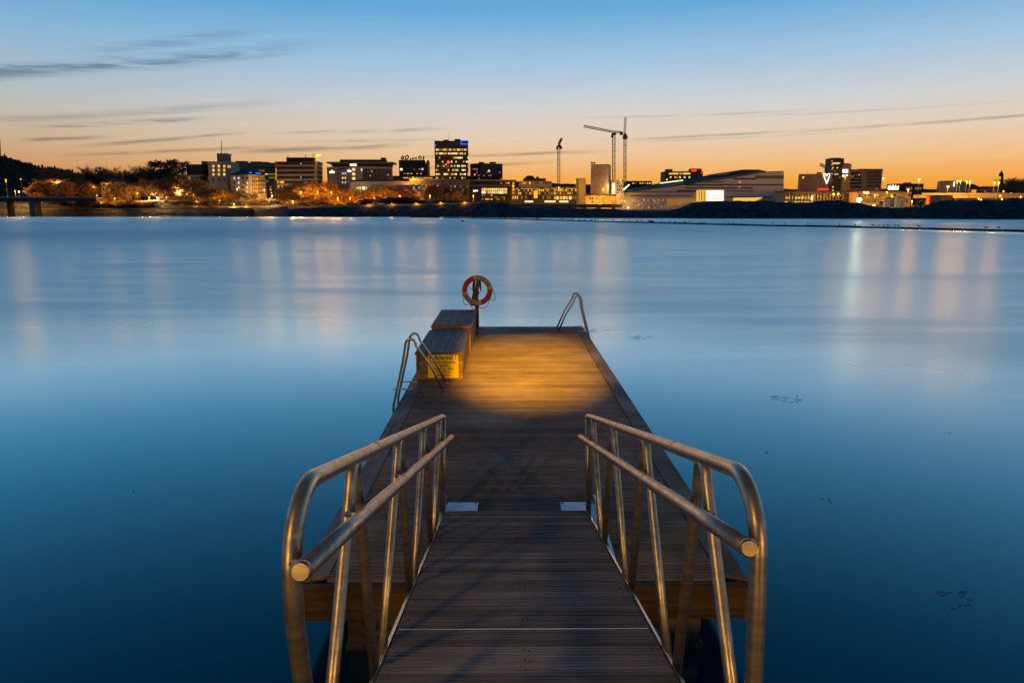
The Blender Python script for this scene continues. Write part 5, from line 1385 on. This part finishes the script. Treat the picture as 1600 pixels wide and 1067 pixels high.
# ------------------------------------------------------------------ trees
def branch_tree(seed, h, spread, trunk_frac, nmain, wide=1.0, twigs=1.0, upright=.5, multi=1):
    """bare tree of height h at the origin: returns (trunk MB, crown MB)"""
    rg = random.Random(seed); trunk = MB(); crown = MB()
    def twig(p, d, l, r):
        # thin tapering sliver, two crossed faces
        x = d.cross(Vector((rg.uniform(-1, 1), rg.uniform(-1, 1), rg.uniform(-1, 1)))).normalized()
        q = p + d * l
        crown.add([p - x * r, p + x * r, q], [(0, 1, 2)])
    def grow(p, d, l, r, lev):
        n = 3 if lev < 2 else 2
        pts = [p]; dd = d.copy()
        for i in range(n):
            dd = (dd + Vector((rg.uniform(-1, 1), rg.uniform(-1, 1), rg.uniform(-.3, .8) * upright)) * .17).normalized()
            pts.append(pts[-1] + dd * l / n)
        rr = [r * (1 - .45 * i / n) for i in range(n + 1)]
        (trunk if lev < 2 else crown).tube(pts, rr, 5 if lev < 2 else 3, False)
        if lev >= 3:
            for k in range(int(15 * twigs)):
                t = rg.random(); i = min(n - 1, int(t * n)); q = pts[i].lerp(pts[i + 1], t * n - i)
                td = (dd + Vector((rg.gauss(0, 1), rg.gauss(0, 1), rg.gauss(.1, .8))) * .75).normalized()
                twig(q, td, h * rg.uniform(.05, .12), h * .0038)
            return
        kids = [nmain, 5, 5][lev] if lev < 3 else 0
        for k in range(kids):
            t = .35 + .65 * (k + rg.random()) / kids if lev else .3 + .7 * (k + .5) / kids
            i = min(n - 1, int(t * n)); q = pts[i].lerp(pts[i + 1], t * n - i)
            a = k * 2.4 + rg.uniform(-.5, .5)
            side = Vector((math.cos(a) * wide, math.sin(a) * wide, 0))
            nd = (dd * (1.0 - spread * .6) + side * spread + Vector((0, 0, upright * .4))).normalized()
            grow(q, nd, l * rg.uniform(.52, .74), r * .5, lev + 1)
    for m_ in range(multi):
        a = rg.uniform(0, 6.28); lean = Vector((math.cos(a), math.sin(a), 0)) * (.45 if multi > 1 else .04)
        off = Vector((math.cos(a), math.sin(a), 0)) * (h * .10 * wide if multi > 1 else 0)
        grow(off, (Vector((0, 0, 1)) + lean * rg.uniform(.3, 1)).normalized(), h * trunk_frac * (rg.uniform(.8, 1.05) if multi > 1 else 1), h * (.018 if multi == 1 else .010), 0)
    return trunk, crown
def conifer(seed, h, w, ragged=1.0):
    rg = random.Random(seed); trunk = MB().tube([(0, 0, -.5), (0, 0, h)], [h * .016, .04], 5); crown = MB()
    z = h * .10
    while z < h * .985:
        t = 1 - (z - h * .1) / (h * .9)
        for k in range(9):
            a = rg.uniform(0, 6.28); L = w * (t ** .8) * rg.uniform(.45, 1.1 * ragged) + .15
            c, s = math.cos(a), math.sin(a); ww = L * .30
            tip = (c * L, s * L, z - L * .28)
            crown.add([(0, 0, z + L * .06), (c * L * .55 - s * ww, s * L * .55 + c * ww, z - L * .16), tip, (c * L * .55 + s * ww, s * L * .55 - c * ww, z - L * .16)], [(0, 1, 2), (0, 2, 3)])
        z += h * .024
    return trunk, crown
def pine(seed, h):
    rg = random.Random(seed); trunk = MB(); crown = MB()
    trunk.tube([(0, 0, -.5), (h * .03, 0, h * .5), (h * .02, 0, h * .93)], [h * .02, h * .014, h * .006], 5)
    for k in range(13):
        z = h * rg.uniform(.45, .98); a = rg.uniform(0, 6.28); L = h * rg.uniform(.08, .26) * (1.25 - z / h * .7)
        e = Vector((math.cos(a) * L, math.sin(a) * L, z + L * .25)); trunk.tube([(h * .02, 0, z), e], [h * .006, h * .003], 3)
        for j in range(60):
            q = e + Vector((rg.gauss(0, 1) * h * .06, rg.gauss(0, 1) * h * .06, rg.gauss(0, 1) * h * .028))
            x = Vector((rg.gauss(0, 1), rg.gauss(0, 1), rg.gauss(0, .6))).normalized(); y = x.cross(Vector((rg.gauss(0, 1), rg.gauss(0, 1), 1))).normalized(); s = h * .026
            crown.add([q - x * s, q + x * s, q + y * s * 1.2], [(0, 1, 2)])
    return trunk, crown
TREES = {}
def tree_kind(key, pair, cm='twig', tm='bark'):
    t, c = pair
    a = t.mesh(key + '_trunk'); a.materials.append(MATS[tm]); d = c.mesh(key + '_crown'); d.materials.append(MATS[cm])
    zmax = max(v[2] for v in c.v); TREES[key] = (a, d, zmax)
for k in range(4): tree_kind('bare%d' % k, branch_tree(20 + k, 14, .62, .50, 7, 1.0, 1.2))
for k in range(2): tree_kind('glow%d' % k, branch_tree(30 + k, 12, .72, .42, 6, 1.15, 1.7, .5, 3), 'twig_lamplit')
for k in range(2): tree_kind('bush%d' % k, branch_tree(40 + k, 8, .80, .42, 6, 1.4, 1.7, .4, 4), 'twig_lamplit')
for k in range(2): tree_kind('dimbush%d' % k, branch_tree(45 + k, 8, .80, .42, 6, 1.4, 1.7, .4, 4), 'twig')
for k in range(2): tree_kind('poplar%d' % k, branch_tree(50 + k, 18, .28, .70, 8, .5, 1.3, 1.2), 'twig')
for k in range(2): tree_kind('fir%d' % k, conifer(60 + k, 20, 4.6), 'needles')
for k in range(2): tree_kind('pine%d' % k, pine(70 + k, 18), 'needles')
trg = random.Random(77)
def tree(kind, u, vtop, Y, label, group, wide=1.0, cat='tree'):
    a, c, zm = TREES[kind]
    p = gpoint(u, Y); top = at(u, vtop, Y)
    s = max(.15, (top.z - p.z) / zm) * (1.14 if kind[:4] == 'glow' else 1.0)
    nm = {'fir': 'fir_tree', 'pine': 'pine_tree', 'bush': 'shrub', 'dimb': 'shrub', 'popl': 'poplar_tree'}.get(kind[:4].rstrip('0123'), 'bare_tree')
    T = thing(nm, p - Vector((0, 0, .2)), label, cat, group)
    T.rotation_euler = (0, 0, trg.uniform(0, 6.28)); T.scale = (s * wide, s * wide, s)
    for n_, m_ in (('trunk', a), ('crown', c)):
        o = bpy.data.objects.new(n_, m_); link(o, T)
    return T
ORD = 'first second third fourth fifth sixth seventh eighth ninth tenth eleventh twelfth thirteenth fourteenth fifteenth sixteenth seventeenth eighteenth nineteenth twentieth twenty-first twenty-second twenty-third twenty-fourth twenty-fifth twenty-sixth twenty-seventh'.split()
def trees(kinds, lst, label, group, Y, wide=1.0, jy=15, cat='tree'):
    for i, (u, v) in enumerate(sorted(lst)): tree(trg.choice(kinds), u, v, Y + trg.uniform(-jy, jy), '%s, %s from the left' % (label, ORD[i]), group, wide * trg.uniform(.85, 1.15), cat)
BARE = ['bare0', 'bare1', 'bare2', 'bare3']
tree('fir0', 144, 256, 800, 'tall pointed fir against the sky above the villa', None)
tree('fir1', 150.5, 264.5, 805, 'shorter fir beside the tall pointed fir', None)
trees(BARE, [(88, 262), (98, 261), (110, 260.5), (121, 263)], 'bare tree on the skyline below the wooded hill', 'skyline trees left of the fir', 900, 1.1)
trees(BARE, [(162, 257), (168, 256.5), (175, 258), (183, 261), (190, 262), (198, 261), (206, 256.5), (214, 257.5), (222, 258), (230, 256), (238, 255)], 'bare broadleaf tree on the skyline above the villa', 'bare skyline trees above the villa', 830, 1.15)
trees(['pine0', 'pine1'], [(249, 251), (258, 248.5), (266, 250.5), (274, 247), (281, 249), (292, 250.5), (328.5, 253)], 'dark pine in the clump beside the pale tower', 'pines by the mast tower', 795, .95)
trees(BARE, [(62, 276), (74, 279), (85, 277), (97, 281), (108, 278), (119, 282), (130, 280), (138, 278), (150, 283)], 'bare tree above the bridge road at the left', 'trees above the bridge road', 740, 1.0)
trees(['glow0', 'glow1'], [(78, 285), (84, 284), (92, 283), (100, 283.5), (107, 285), (64, 292), (70, 291)], 'lamp-lit bare tree glowing orange near the bridge end', 'glowing trees by the bridge', 722, 1.0, 6)
trees(BARE, [(118, 292), (126, 294), (134, 295), (142, 293), (150, 290), (205, 288), (211, 286), (219, 282), (228, 278), (237, 275), (246, 277), (255, 273), (265, 275), (275, 270), (284, 275), (292, 272), (303, 276), (312, 279), (320, 277)], 'bare park tree between the promenade and the long wing', 'park trees behind the promenade', 728, 1.05, 14)
trees(['glow0', 'glow1'], [(257, 287), (266, 288), (276, 287), (284, 292), (198, 285), (188, 296), (175, 299)], 'orange-lit bare tree beside the bright park lamps', 'glowing park trees', 716, 1.0, 6)
trees(['dimbush0', 'dimbush1'], [(120, 309), (131, 311), (140, 310), (152, 312), (163, 310), (175, 312), (188, 311), (200, 313), (212, 311), (225, 312), (238, 313), (250, 311), (262, 312), (275, 314), (288, 312), (300, 313), (312, 312), (325, 314), (338, 312), (350, 311), (372, 314), (395, 313), (408, 311), (418, 309)], 'low dim shrub along the lit promenade', 'promenade shrubs', 708, 1.5, 4, 'shrub')
trees(BARE, [(297, 288), (308, 290), (318, 287), (330, 291), (343, 292), (357, 290), (376, 294), (384, 296), (396, 300)], 'small bare tree before the pale tower and cream building', 'trees before the cream building', 716, 1.0, 6)
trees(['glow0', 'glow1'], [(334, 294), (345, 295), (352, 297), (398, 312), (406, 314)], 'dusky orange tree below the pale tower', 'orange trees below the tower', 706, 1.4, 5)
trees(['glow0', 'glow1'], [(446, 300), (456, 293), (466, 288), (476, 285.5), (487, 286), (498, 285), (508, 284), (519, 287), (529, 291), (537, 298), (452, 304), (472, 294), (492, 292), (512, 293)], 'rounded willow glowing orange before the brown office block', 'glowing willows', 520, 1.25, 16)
trees(['bush0', 'bush1'], [(442, 312), (452, 311), (463, 309), (474, 311), (486, 309), (498, 310), (510, 309), (522, 310), (534, 310), (546, 313), (556, 314)], 'orange-brown shrub at the foot of the glowing willows', 'shrubs below the willows', 470, 1.5, 14, 'shrub')
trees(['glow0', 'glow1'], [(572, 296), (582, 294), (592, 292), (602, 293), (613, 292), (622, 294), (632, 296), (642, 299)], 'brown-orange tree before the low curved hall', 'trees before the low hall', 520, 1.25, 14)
trees(['dimbush0', 'dimbush1'], [(606, 305), (612, 306), (634, 306), (642, 306), (650, 309), (574, 309), (664, 312), (684, 311), (702, 312), (718, 311)], 'dark rounded shrub on the waterside lawn', 'dark lawn shrubs', 440, 1.5, 10, 'shrub')
trees(['poplar0', 'poplar1'], [(658, 288), (664, 286), (670, 285.5), (676, 287), (682, 286), (688, 287.5), (694, 289), (700, 288), (706, 290), (712, 289), (718, 291), (724, 290), (730, 293)], 'dark slender poplar in the row below the tall tower', 'poplar row', 560, 1.0, 12)
trees(BARE, [(706, 298), (713, 296), (721, 297), (729, 299)], 'brown bare tree beside the black-fronted building', 'bare trees by the black front', 520, 1.2, 8)
trees(BARE, [(1574, 277), (1579, 275.5), (1585, 275), (1591, 274.5), (1597, 275), (1604, 275), (1570, 281), (1588, 279), (1600, 280)], 'bare tree on the skyline beside the church spire', 'trees by the church', 660, 1.25, 10)
trees(['dimbush0', 'dimbush1'], [(1576, 287), (1586, 286), (1596, 287), (1606, 285)], 'dark rounded shrub under the skyline trees near the church', 'shrubs near the church', 600, 1.6, 8, 'shrub')

# ------------------------------------------------------------------ lamps of the town
def lamp(u, v, Y, energy, bulb='bulb_sodium', vb=None, size=.5, label=None, group=None, col=None, name='street_lamp', arm=0.0, lift=0.0):
    p = at(u, v, Y); zb = ground_z(u, Y) if vb is None else at(u, vb, Y).z
    zb = min(zb, p.z - 2.5)
    T = thing(name, (p.x, p.y, zb), label, 'lamp', group)
    MB().tube([(p.x, p.y, zb - .5), (p.x, p.y, p.z - size * .6)], [.13, .08], 5).build('pole', 'pole_metal', T)
    MB().lathe((p.x, p.y, p.z + size * .55), [(size * 1.15, 0), (size * .7, size * .35), (.08, size * .5)], 'z', 8).build('cap', 'pole_metal', T)
    MB().lathe((p.x, p.y, p.z), [(size * .35, -size * .9), (size, -size * .4), (size, size * .3), (size * .6, size * .5)], 'z', 10).build('bulb', bulb, T)
    if energy:
        l = bpy.data.lights.new('lamp_light', 'POINT'); l.energy = energy * 3.2; l.shadow_soft_size = size; l.specular_factor = 0.0
        l.color = col or {'bulb_sodium': SOD, 'bulb_warm': (1, .44, .06), 'bulb_white': (1, .66, .28), 'bulb_flood': (1, .72, .38), 'bulb_amber': SOD}[bulb]
        lo = bpy.data.objects.new('lamp_light', l); lo.location = (0, -size * 1.6, p.z - zb - size); link(lo, T)
    return T
S, Wm, Wh = 'bulb_sodium', 'bulb_warm', 'bulb_white'
G1 = 'street lamps along the left shore'
for i_, (u, v, Y, e, bulb, vb, sz) in enumerate(sorted(((32.5, 280, 730, 1500, S, None, .5), (75, 283, 735, 900, Wm, None, .35), (86, 296, 720, 2700, S, None, .5), (96, 296, 722, 2100, S, None, .4), (147, 292, 730, 900, S, None, .4),
        (151, 305, 715, 1500, S, None, .35), (179, 310, 700, 2700, Wm, None, .5), (203, 302, 716, 1080, Wm, None, .35), (215, 302, 716, 1080, Wm, None, .35), (121, 313, 703, 1920, S, None, .35), (114, 310, 700, 1500, S, None, .3),
        (222, 314, 700, 1920, S, None, .35), (275, 293, 715, 4200, S, None, .55), (260, 308, 699, 1800, S, None, .3), (307, 313.5, 698, 2100, Wm, None, .4), (328, 294, 720, 720, Wm, None, .3), (343, 313, 692, 2100, S, None, .4), (385, 320, 690, 2700, S, None, .35),
        (292, 303, 712, 720, Wm, None, .3), (302, 304, 712, 720, Wm, None, .3), (235, 304, 716, 1320, S, None, .4), (160, 314, 702, 1920, S, None, .3), (66, 312, 706, 1920, S, None, .35), (420, 313, 680, 2100, S, None, .35), (436, 316, 560, 1500, S, None, .3)), key=lambda t_: t_[0])):
    lamp(u, v, Y, e, bulb, vb, sz, 'small amber lamp among the trees of the left shore, %s from the left' % ORD[i_], G1)
lamp(9, 281, 712, 6000, S, None, .75, 'tall bright orange lamp on the bridge road')
lamp(23.5, 298, 712, 9000, S, None, .6, 'orange lamp low beside the bridge, next to a white one')
lamp(29.5, 299, 712, 6000, Wh, None, .6, 'white lamp low beside the bridge')
lamp(91, 284, 725, 9000, S, None, .65, 'orange lamp at the top of the glowing trees by the bridge')
lamp(167, 287.5, 722, 7000, S, None, .75, 'orange lamp on a post in front of the villa')
lamp(195, 297, 714, 9000, Wm, 313, .7, 'yellow lamp on a pale post below the villa')
lamp(233, 308.5, 707, 8000, Wm, None, .8, 'brightest park lamp on the left promenade')
lamp(245.5, 308, 708, 9000, Wh, None, .6, 'white lamp right beside the brightest park lamp')
lamp(281, 299.5, 710, 5000, Wh, 311, .8, 'greenish white park lamp beside orange-lit trees')
lamp(370.5, 295, 735, 8000, Wm, None, .75, 'yellow lamp at the left corner of the cream building')
lamp(413, 296, 740, 8000, Wm, None, .75, 'yellow lamp at the right corner of the cream building')
lamp(425, 306, 700, 9000, Wh, None, .7, 'white lamp at the foot of the brown office block')
lamp(405, 305, 700, 5000, S, None, .65, 'reddish lamp below the cream building')
lamp(365.5, 318.5, 690, 6000, Wm, None, .65, 'low round lamp on the promenade by the pale tower')
for u, v, w_ in ((424, 301, 'left'), (430, 301, 'right')): lamp(u, v, 712, 1500, Wm, None, .4, w_ + ' one of two small twin lamps beside the brown office block', 'twin lamps')
G2 = 'lamps before the hotel'
for i_, (u, v, Y, e, bulb) in enumerate(sorted(((457.5, 314, 455, 5797, Wm), (470, 300, 492, 5797, S), (496, 300, 492, 7378, S), (518, 300, 495, 6851, S), (527.5, 309, 455, 5797, S), (547, 309, 480, 4743, S), (585, 309, 490, 6324, S), (560, 313, 500, 7378, S), (601, 309, 445, 4743, Wm), (625, 305, 480, 5797, S), (640, 311, 440, 3162, S)), key=lambda t_: t_[0])):
    lamp(u, v, Y, e, bulb, None, .28, 'amber lamp on the lawn in front of the hotel, %s from the left' % ORD[i_], G2)
for k_, u_ in enumerate((575, 612, 650, 688, 725)): lamp(u_, interp(BANK_TOP, u_) - 4.2, shore_y(u_) + 9.5, 160, S, None, .16, 'small added path lamp on the dark bank edge, %s from the left' % ORD[k_], 'added path lamps on the bank')  # lamps added to brighten the front of the path slab
lamp(538.5, 294.5, 682, 5000, Wh, None, .55, 'white lamp over the hotel entrance')
lamp(665.5, 250.5, 700, 4000, S, None, .85, 'tall orange lamp in front of the dark block with roof letters')
lamp(645.5, 277.5, 700, 5000, S, None, .7, 'orange lamp below the dark block with roof letters')
lamp(697, 257, 722, 400, S, None, .55, 'orange lamp seen against the tall tower')
p = at(700.5, 253.6, 733); T = thing('warning_beacon', p, 'red warning light on the tall tower', 'lamp'); MB().lathe(p, [(.3, -1), (1.0, -.6), (1.0, .6), (.3, 1)], 'z', 10).build('lens', 'beacon_red', T); MB().box(p.x - .5, p.x + .5, p.y, p.y + 2.1, p.z - 1.5, p.z - 1.0).build('bracket', 'pole_metal', T)
lamp(671.5, 305.2, 520, 9000, S, None, .5, 'orange lamp among the poplars')
lamp(739.5, 305.5, 500, 8000, S, None, .5, 'orange lamp before the black-fronted building')
lamp(802, 290, 620, 9000, S, None, .8, 'bright orange lamp at the corner of the glass arcade')
lamp(828, 285.2, 690, 6000, S, None, .7, 'orange lamp in front of the ochre roofed building')
lamp(873, 293, 630, 5000, S, None, .65, 'orange lamp at the foot of the single crane')
lamp(899, 283.5, 628, 4500, S, None, .6, 'orange lamp beside the dark slab')
lamp(942.3, 295.3, 625, 15000, S, None, .75, 'orange lamp in front of the concrete tower')
lamp(970, 281.3, 640, 4500, S, None, .65, 'orange lamp at the half-built block')
lamp(933, 313, 610, 5000, Wm, None, .5, 'yellow lamp low under the concrete tower')
lamp(971, 313.5, 552, 1000, S, None, .5, 'orange lamp near the tip of the angular hall')
lamp(976, 314, 552, 1000, Wm, None, .5, 'yellow lamp right at the tip of the angular hall')
lamp(981.5, 324, 420, 800, Wh, None, .55, 'white lamp low by the water near the angular hall')
lamp(958.5, 290, 655, 5000, Wh, None, .8, 'white work light on the half-built block')
lamp(1042, 280.5, 660, 1500, S, None, .75, 'orange lamp on the roof edge of the angular hall')
lamp(1255, 277, 560, 1800, S, None, .65, 'orange lamp in front of the windowless brown block')
lamp(1320.5, 277, 560, 3500, S, None, .6, 'orange lamp in front of the stair tower signs')
lamp(1302.5, 303.2, 500, 2200, 'bulb_amber', None, .65, 'orange lamp over the terminal roof')
lamp(1309.8, 303.2, 505, 1800, 'bulb_amber', None, .6, 'second orange lamp over the terminal roof')
lamp(1355, 301, 470, 2600, 'bulb_amber', None, .95, 'bright amber lamp just above the white floodlight')
lamp(1350, 299.8, 480, 3000, Wh, None, .4, 'small white lamp beside the bright amber lamp')
lamp(1342.5, 312.3, 330, 3000, 'bulb_flood', None, 1.0, 'dazzling white floodlight over the work yard', name='floodlight')
lamp(1380.3, 279, 480, 4000, 'bulb_amber', None, .6, 'tall lamp on a mast right of the overhang office')
G3 = 'lamps of the work yard and elevated road'
for i_, (u, v, Y, e, bulb, sz) in enumerate(sorted(((1386, 300.5, 440, 3750, 'bulb_amber', .4), (1394, 308, 420, 2625, 'bulb_amber', .5), (1409.5, 309, 400, 3000, 'bulb_amber', .55), (1419, 296.5, 430, 4500, 'bulb_amber', .5), (1496, 283, 440, 3750, 'bulb_amber', .5), (1500.5, 283, 440, 3750, 'bulb_amber', .5), (1510.3, 283.5, 435, 3375, 'bulb_amber', .42), (1516, 283.5, 435, 3375, 'bulb_amber', .42),
        (1554, 285.5, 430, 4500, 'bulb_amber', .5), (1560.5, 285.5, 430, 4500, 'bulb_amber', .5), (1563, 306, 425, 1875, 'bulb_amber', .4), (1565.5, 311, 400, 1875, 'bulb_amber', .35), (1529, 310, 400, 1875, 'bulb_amber', .35), (1533, 312, 395, 1875, 'bulb_amber', .35), (1568, 299, 460, 1125, 'bulb_amber', .35), (1580, 302, 460, 1125, 'bulb_amber', .35), (1595, 307.5, 420, 1875, 'bulb_amber', .35), (1367, 305, 460, 3750, 'bulb_amber', .4), (1400, 314, 360, 3375, 'bulb_amber', .3), (1425, 314, 360, 3375, 'bulb_amber', .3)), key=lambda t_: t_[0])):
    lamp(u, v, Y, e, bulb, None, sz, 'orange lamp by the yard and elevated road on the right, %s from the left' % ORD[i_], G3)
lamp(1436.2, 280.3, 440, 4500, 'bulb_amber', None, .65, 'tall bright lamp standing over the work yard')
lamp(1481.2, 291.5, 430, 5500, 'bulb_amber', None, .6, 'orange lamp in front of the grey cube building')

# ------------------------------------------------------------------ work yard on the right shore
def shed(name, label, u0, u1, v0, v1, Y, d, mat, cat, ribs=0):
    a = at(u0, v1, Y); c = at(u1, v0, Y); T = thing(name, ((a.x + c.x) / 2, Y + d / 2, a.z), label, cat)
    zb = min(a.z, ground_z((u0 + u1) / 2, Y))
    MB().box(a.x, c.x, Y, Y + d, zb - .3, c.z).build('body', mat, T)
    MB().box(a.x - .15, c.x + .15, Y - .15, Y + d + .15, c.z + .003, c.z + .3).build('roof', 'roof_dark', T)
    for k in range(ribs):
        x = a.x + (c.x - a.x) * (k + .5) / ribs; MB().box(x - .06, x + .06, Y - .08, Y - .002, zb, c.z - .1).build('rib', mat, T)
    MB().box(a.x + (c.x - a.x) * .6, a.x + (c.x - a.x) * .8, Y - .06, Y - .002, zb, zb + (c.z - zb) * .75).build('door', 'clad_grey', T)
shed('shipping_container', 'rusty brown container beside the pale yellow one', 1452, 1463, 306.5, 313.5, 360, 3, 'container_rust', 'container', 8)
shed('shipping_container', 'pale yellow container lit by the yard lamps', 1463.5, 1489, 306, 313, 362, 3, 'container_pale', 'container', 14)
shed('yard_hut', 'small yellow-lit hut in the work yard', 1400, 1414, 309, 321, 350, 5, 'container_pale', 'hut', 5)
shed('yard_hut', 'grey hut beside the yellow-lit hut', 1390, 1399, 309.5, 320, 352, 4, 'clad_grey', 'hut', 4)
def make_wall():
    a = at(1394, 331, 312); c = at(1438, 324.5, 312); T = thing('sheet_wall', (a.x, 312, 0), 'pale concrete sheet wall along the dark bank', 'wall')
    n = 7
    for k in range(n):
        x0 = a.x + (c.x - a.x) * k / n; x1 = a.x + (c.x - a.x) * (k + 1) / n
        MB().box(x0 + .06, x1 - .06, 312 + (k % 2) * .25, 312.8, a.z - 1, c.z + (k % 3) * .1).build('panel', 'concrete', T)
make_wall()
def make_digger(u, v, Y, s, label, flip=1):
    p = at(u, v, Y); z0 = ground_z(u, Y); T = thing('excavator', (p.x, Y, z0), label, 'excavator')
    k = s
    for dy in (-1.0, 1.0):
        MB().prism([(p.x - 2 * k, Y + dy - .3), (p.x + 2 * k, Y + dy - .3), (p.x + 2 * k, Y + dy + .3), (p.x - 2 * k, Y + dy + .3)], z0, z0 + .9 * k).build('track', 'black_rubber', T)
    MB().bbox(p.x - 1.8 * k, p.x + 1.6 * k, Y - 1.3, Y + 1.3, z0 + 1.0 * k, z0 + 2.1 * k, .15).build('body', 'machine_paint', T)
    MB().bbox(p.x + .3 * k, p.x + 1.7 * k, Y - 1.25, Y - .1, z0 + 2.1 * k, z0 + 3.4 * k, .15).build('cab', 'dark_glass', T)
    MB().tube([(p.x + 1.2 * k, Y + .4, z0 + 1.8 * k), (p.x + flip * 3.6 * k, Y + .4, z0 + 5.2 * k), (p.x + flip * 6.0 * k, Y + .4, z0 + 4.6 * k)], [.35 * k, .3 * k, .22 * k], 6).build('boom', 'machine_paint', T)
    MB().tube([(p.x + flip * 6.0 * k, Y + .4, z0 + 4.6 * k), (p.x + flip * 6.7 * k, Y + .4, z0 + 2.2 * k)], [.22 * k, .18 * k], 6).build('stick', 'machine_paint', T)
    MB().prism([(p.x + flip * 6.2 * k, Y - .2), (p.x + flip * 7.3 * k, Y - .2), (p.x + flip * 7.3 * k, Y + 1.0), (p.x + flip * 6.2 * k, Y + 1.0)], z0 + 1.3 * k, z0 + 2.3 * k).build('bucket', 'crane_dark', T)
make_digger(1372, 316, 330, 1.0, 'dark excavator with raised boom beside the floodlight', 1)
make_digger(1431, 314, 345, .8, 'excavator with folded boom by the huts', 1)
def make_car(u, Y, label, z=None):
    p = gpoint(u, Y); T = thing('parked_car', p, label, 'car', 'cars parked by the shore road')
    x, y, z = p
    vs = []; pr = [(-2.1, .3), (-2.1, .8), (-1.3, .95), (-.8, 1.45), (.7, 1.45), (1.3, .95), (2.1, .8), (2.1, .3)]
    n = len(pr); vs = [(x + a, y - .85, z + .1 + h) for a, h in pr] + [(x + a, y + .85, z + .1 + h) for a, h in pr]
    MB().add(vs, [tuple(range(n)), tuple(reversed(range(n, 2 * n)))] + [(i, (i + 1) % n, n + (i + 1) % n, n + i) for i in range(n)]).build('body', trg.choice(['clad_white', 'clad_grey', 'clad_dark']), T)
    for wx in (-1.3, 1.3):
        for wy in (-.8, .8): MB().lathe((x + wx, y + wy, z + .32), [(.32, -.1), (.32, .1)], 'y', 10).build('wheel', 'black_rubber', T)
for k, u in enumerate((752, 760, 768, 777, 786)): make_car(u, 640, 'small car parked before the black-fronted building, %s from the left' % ORD[k])
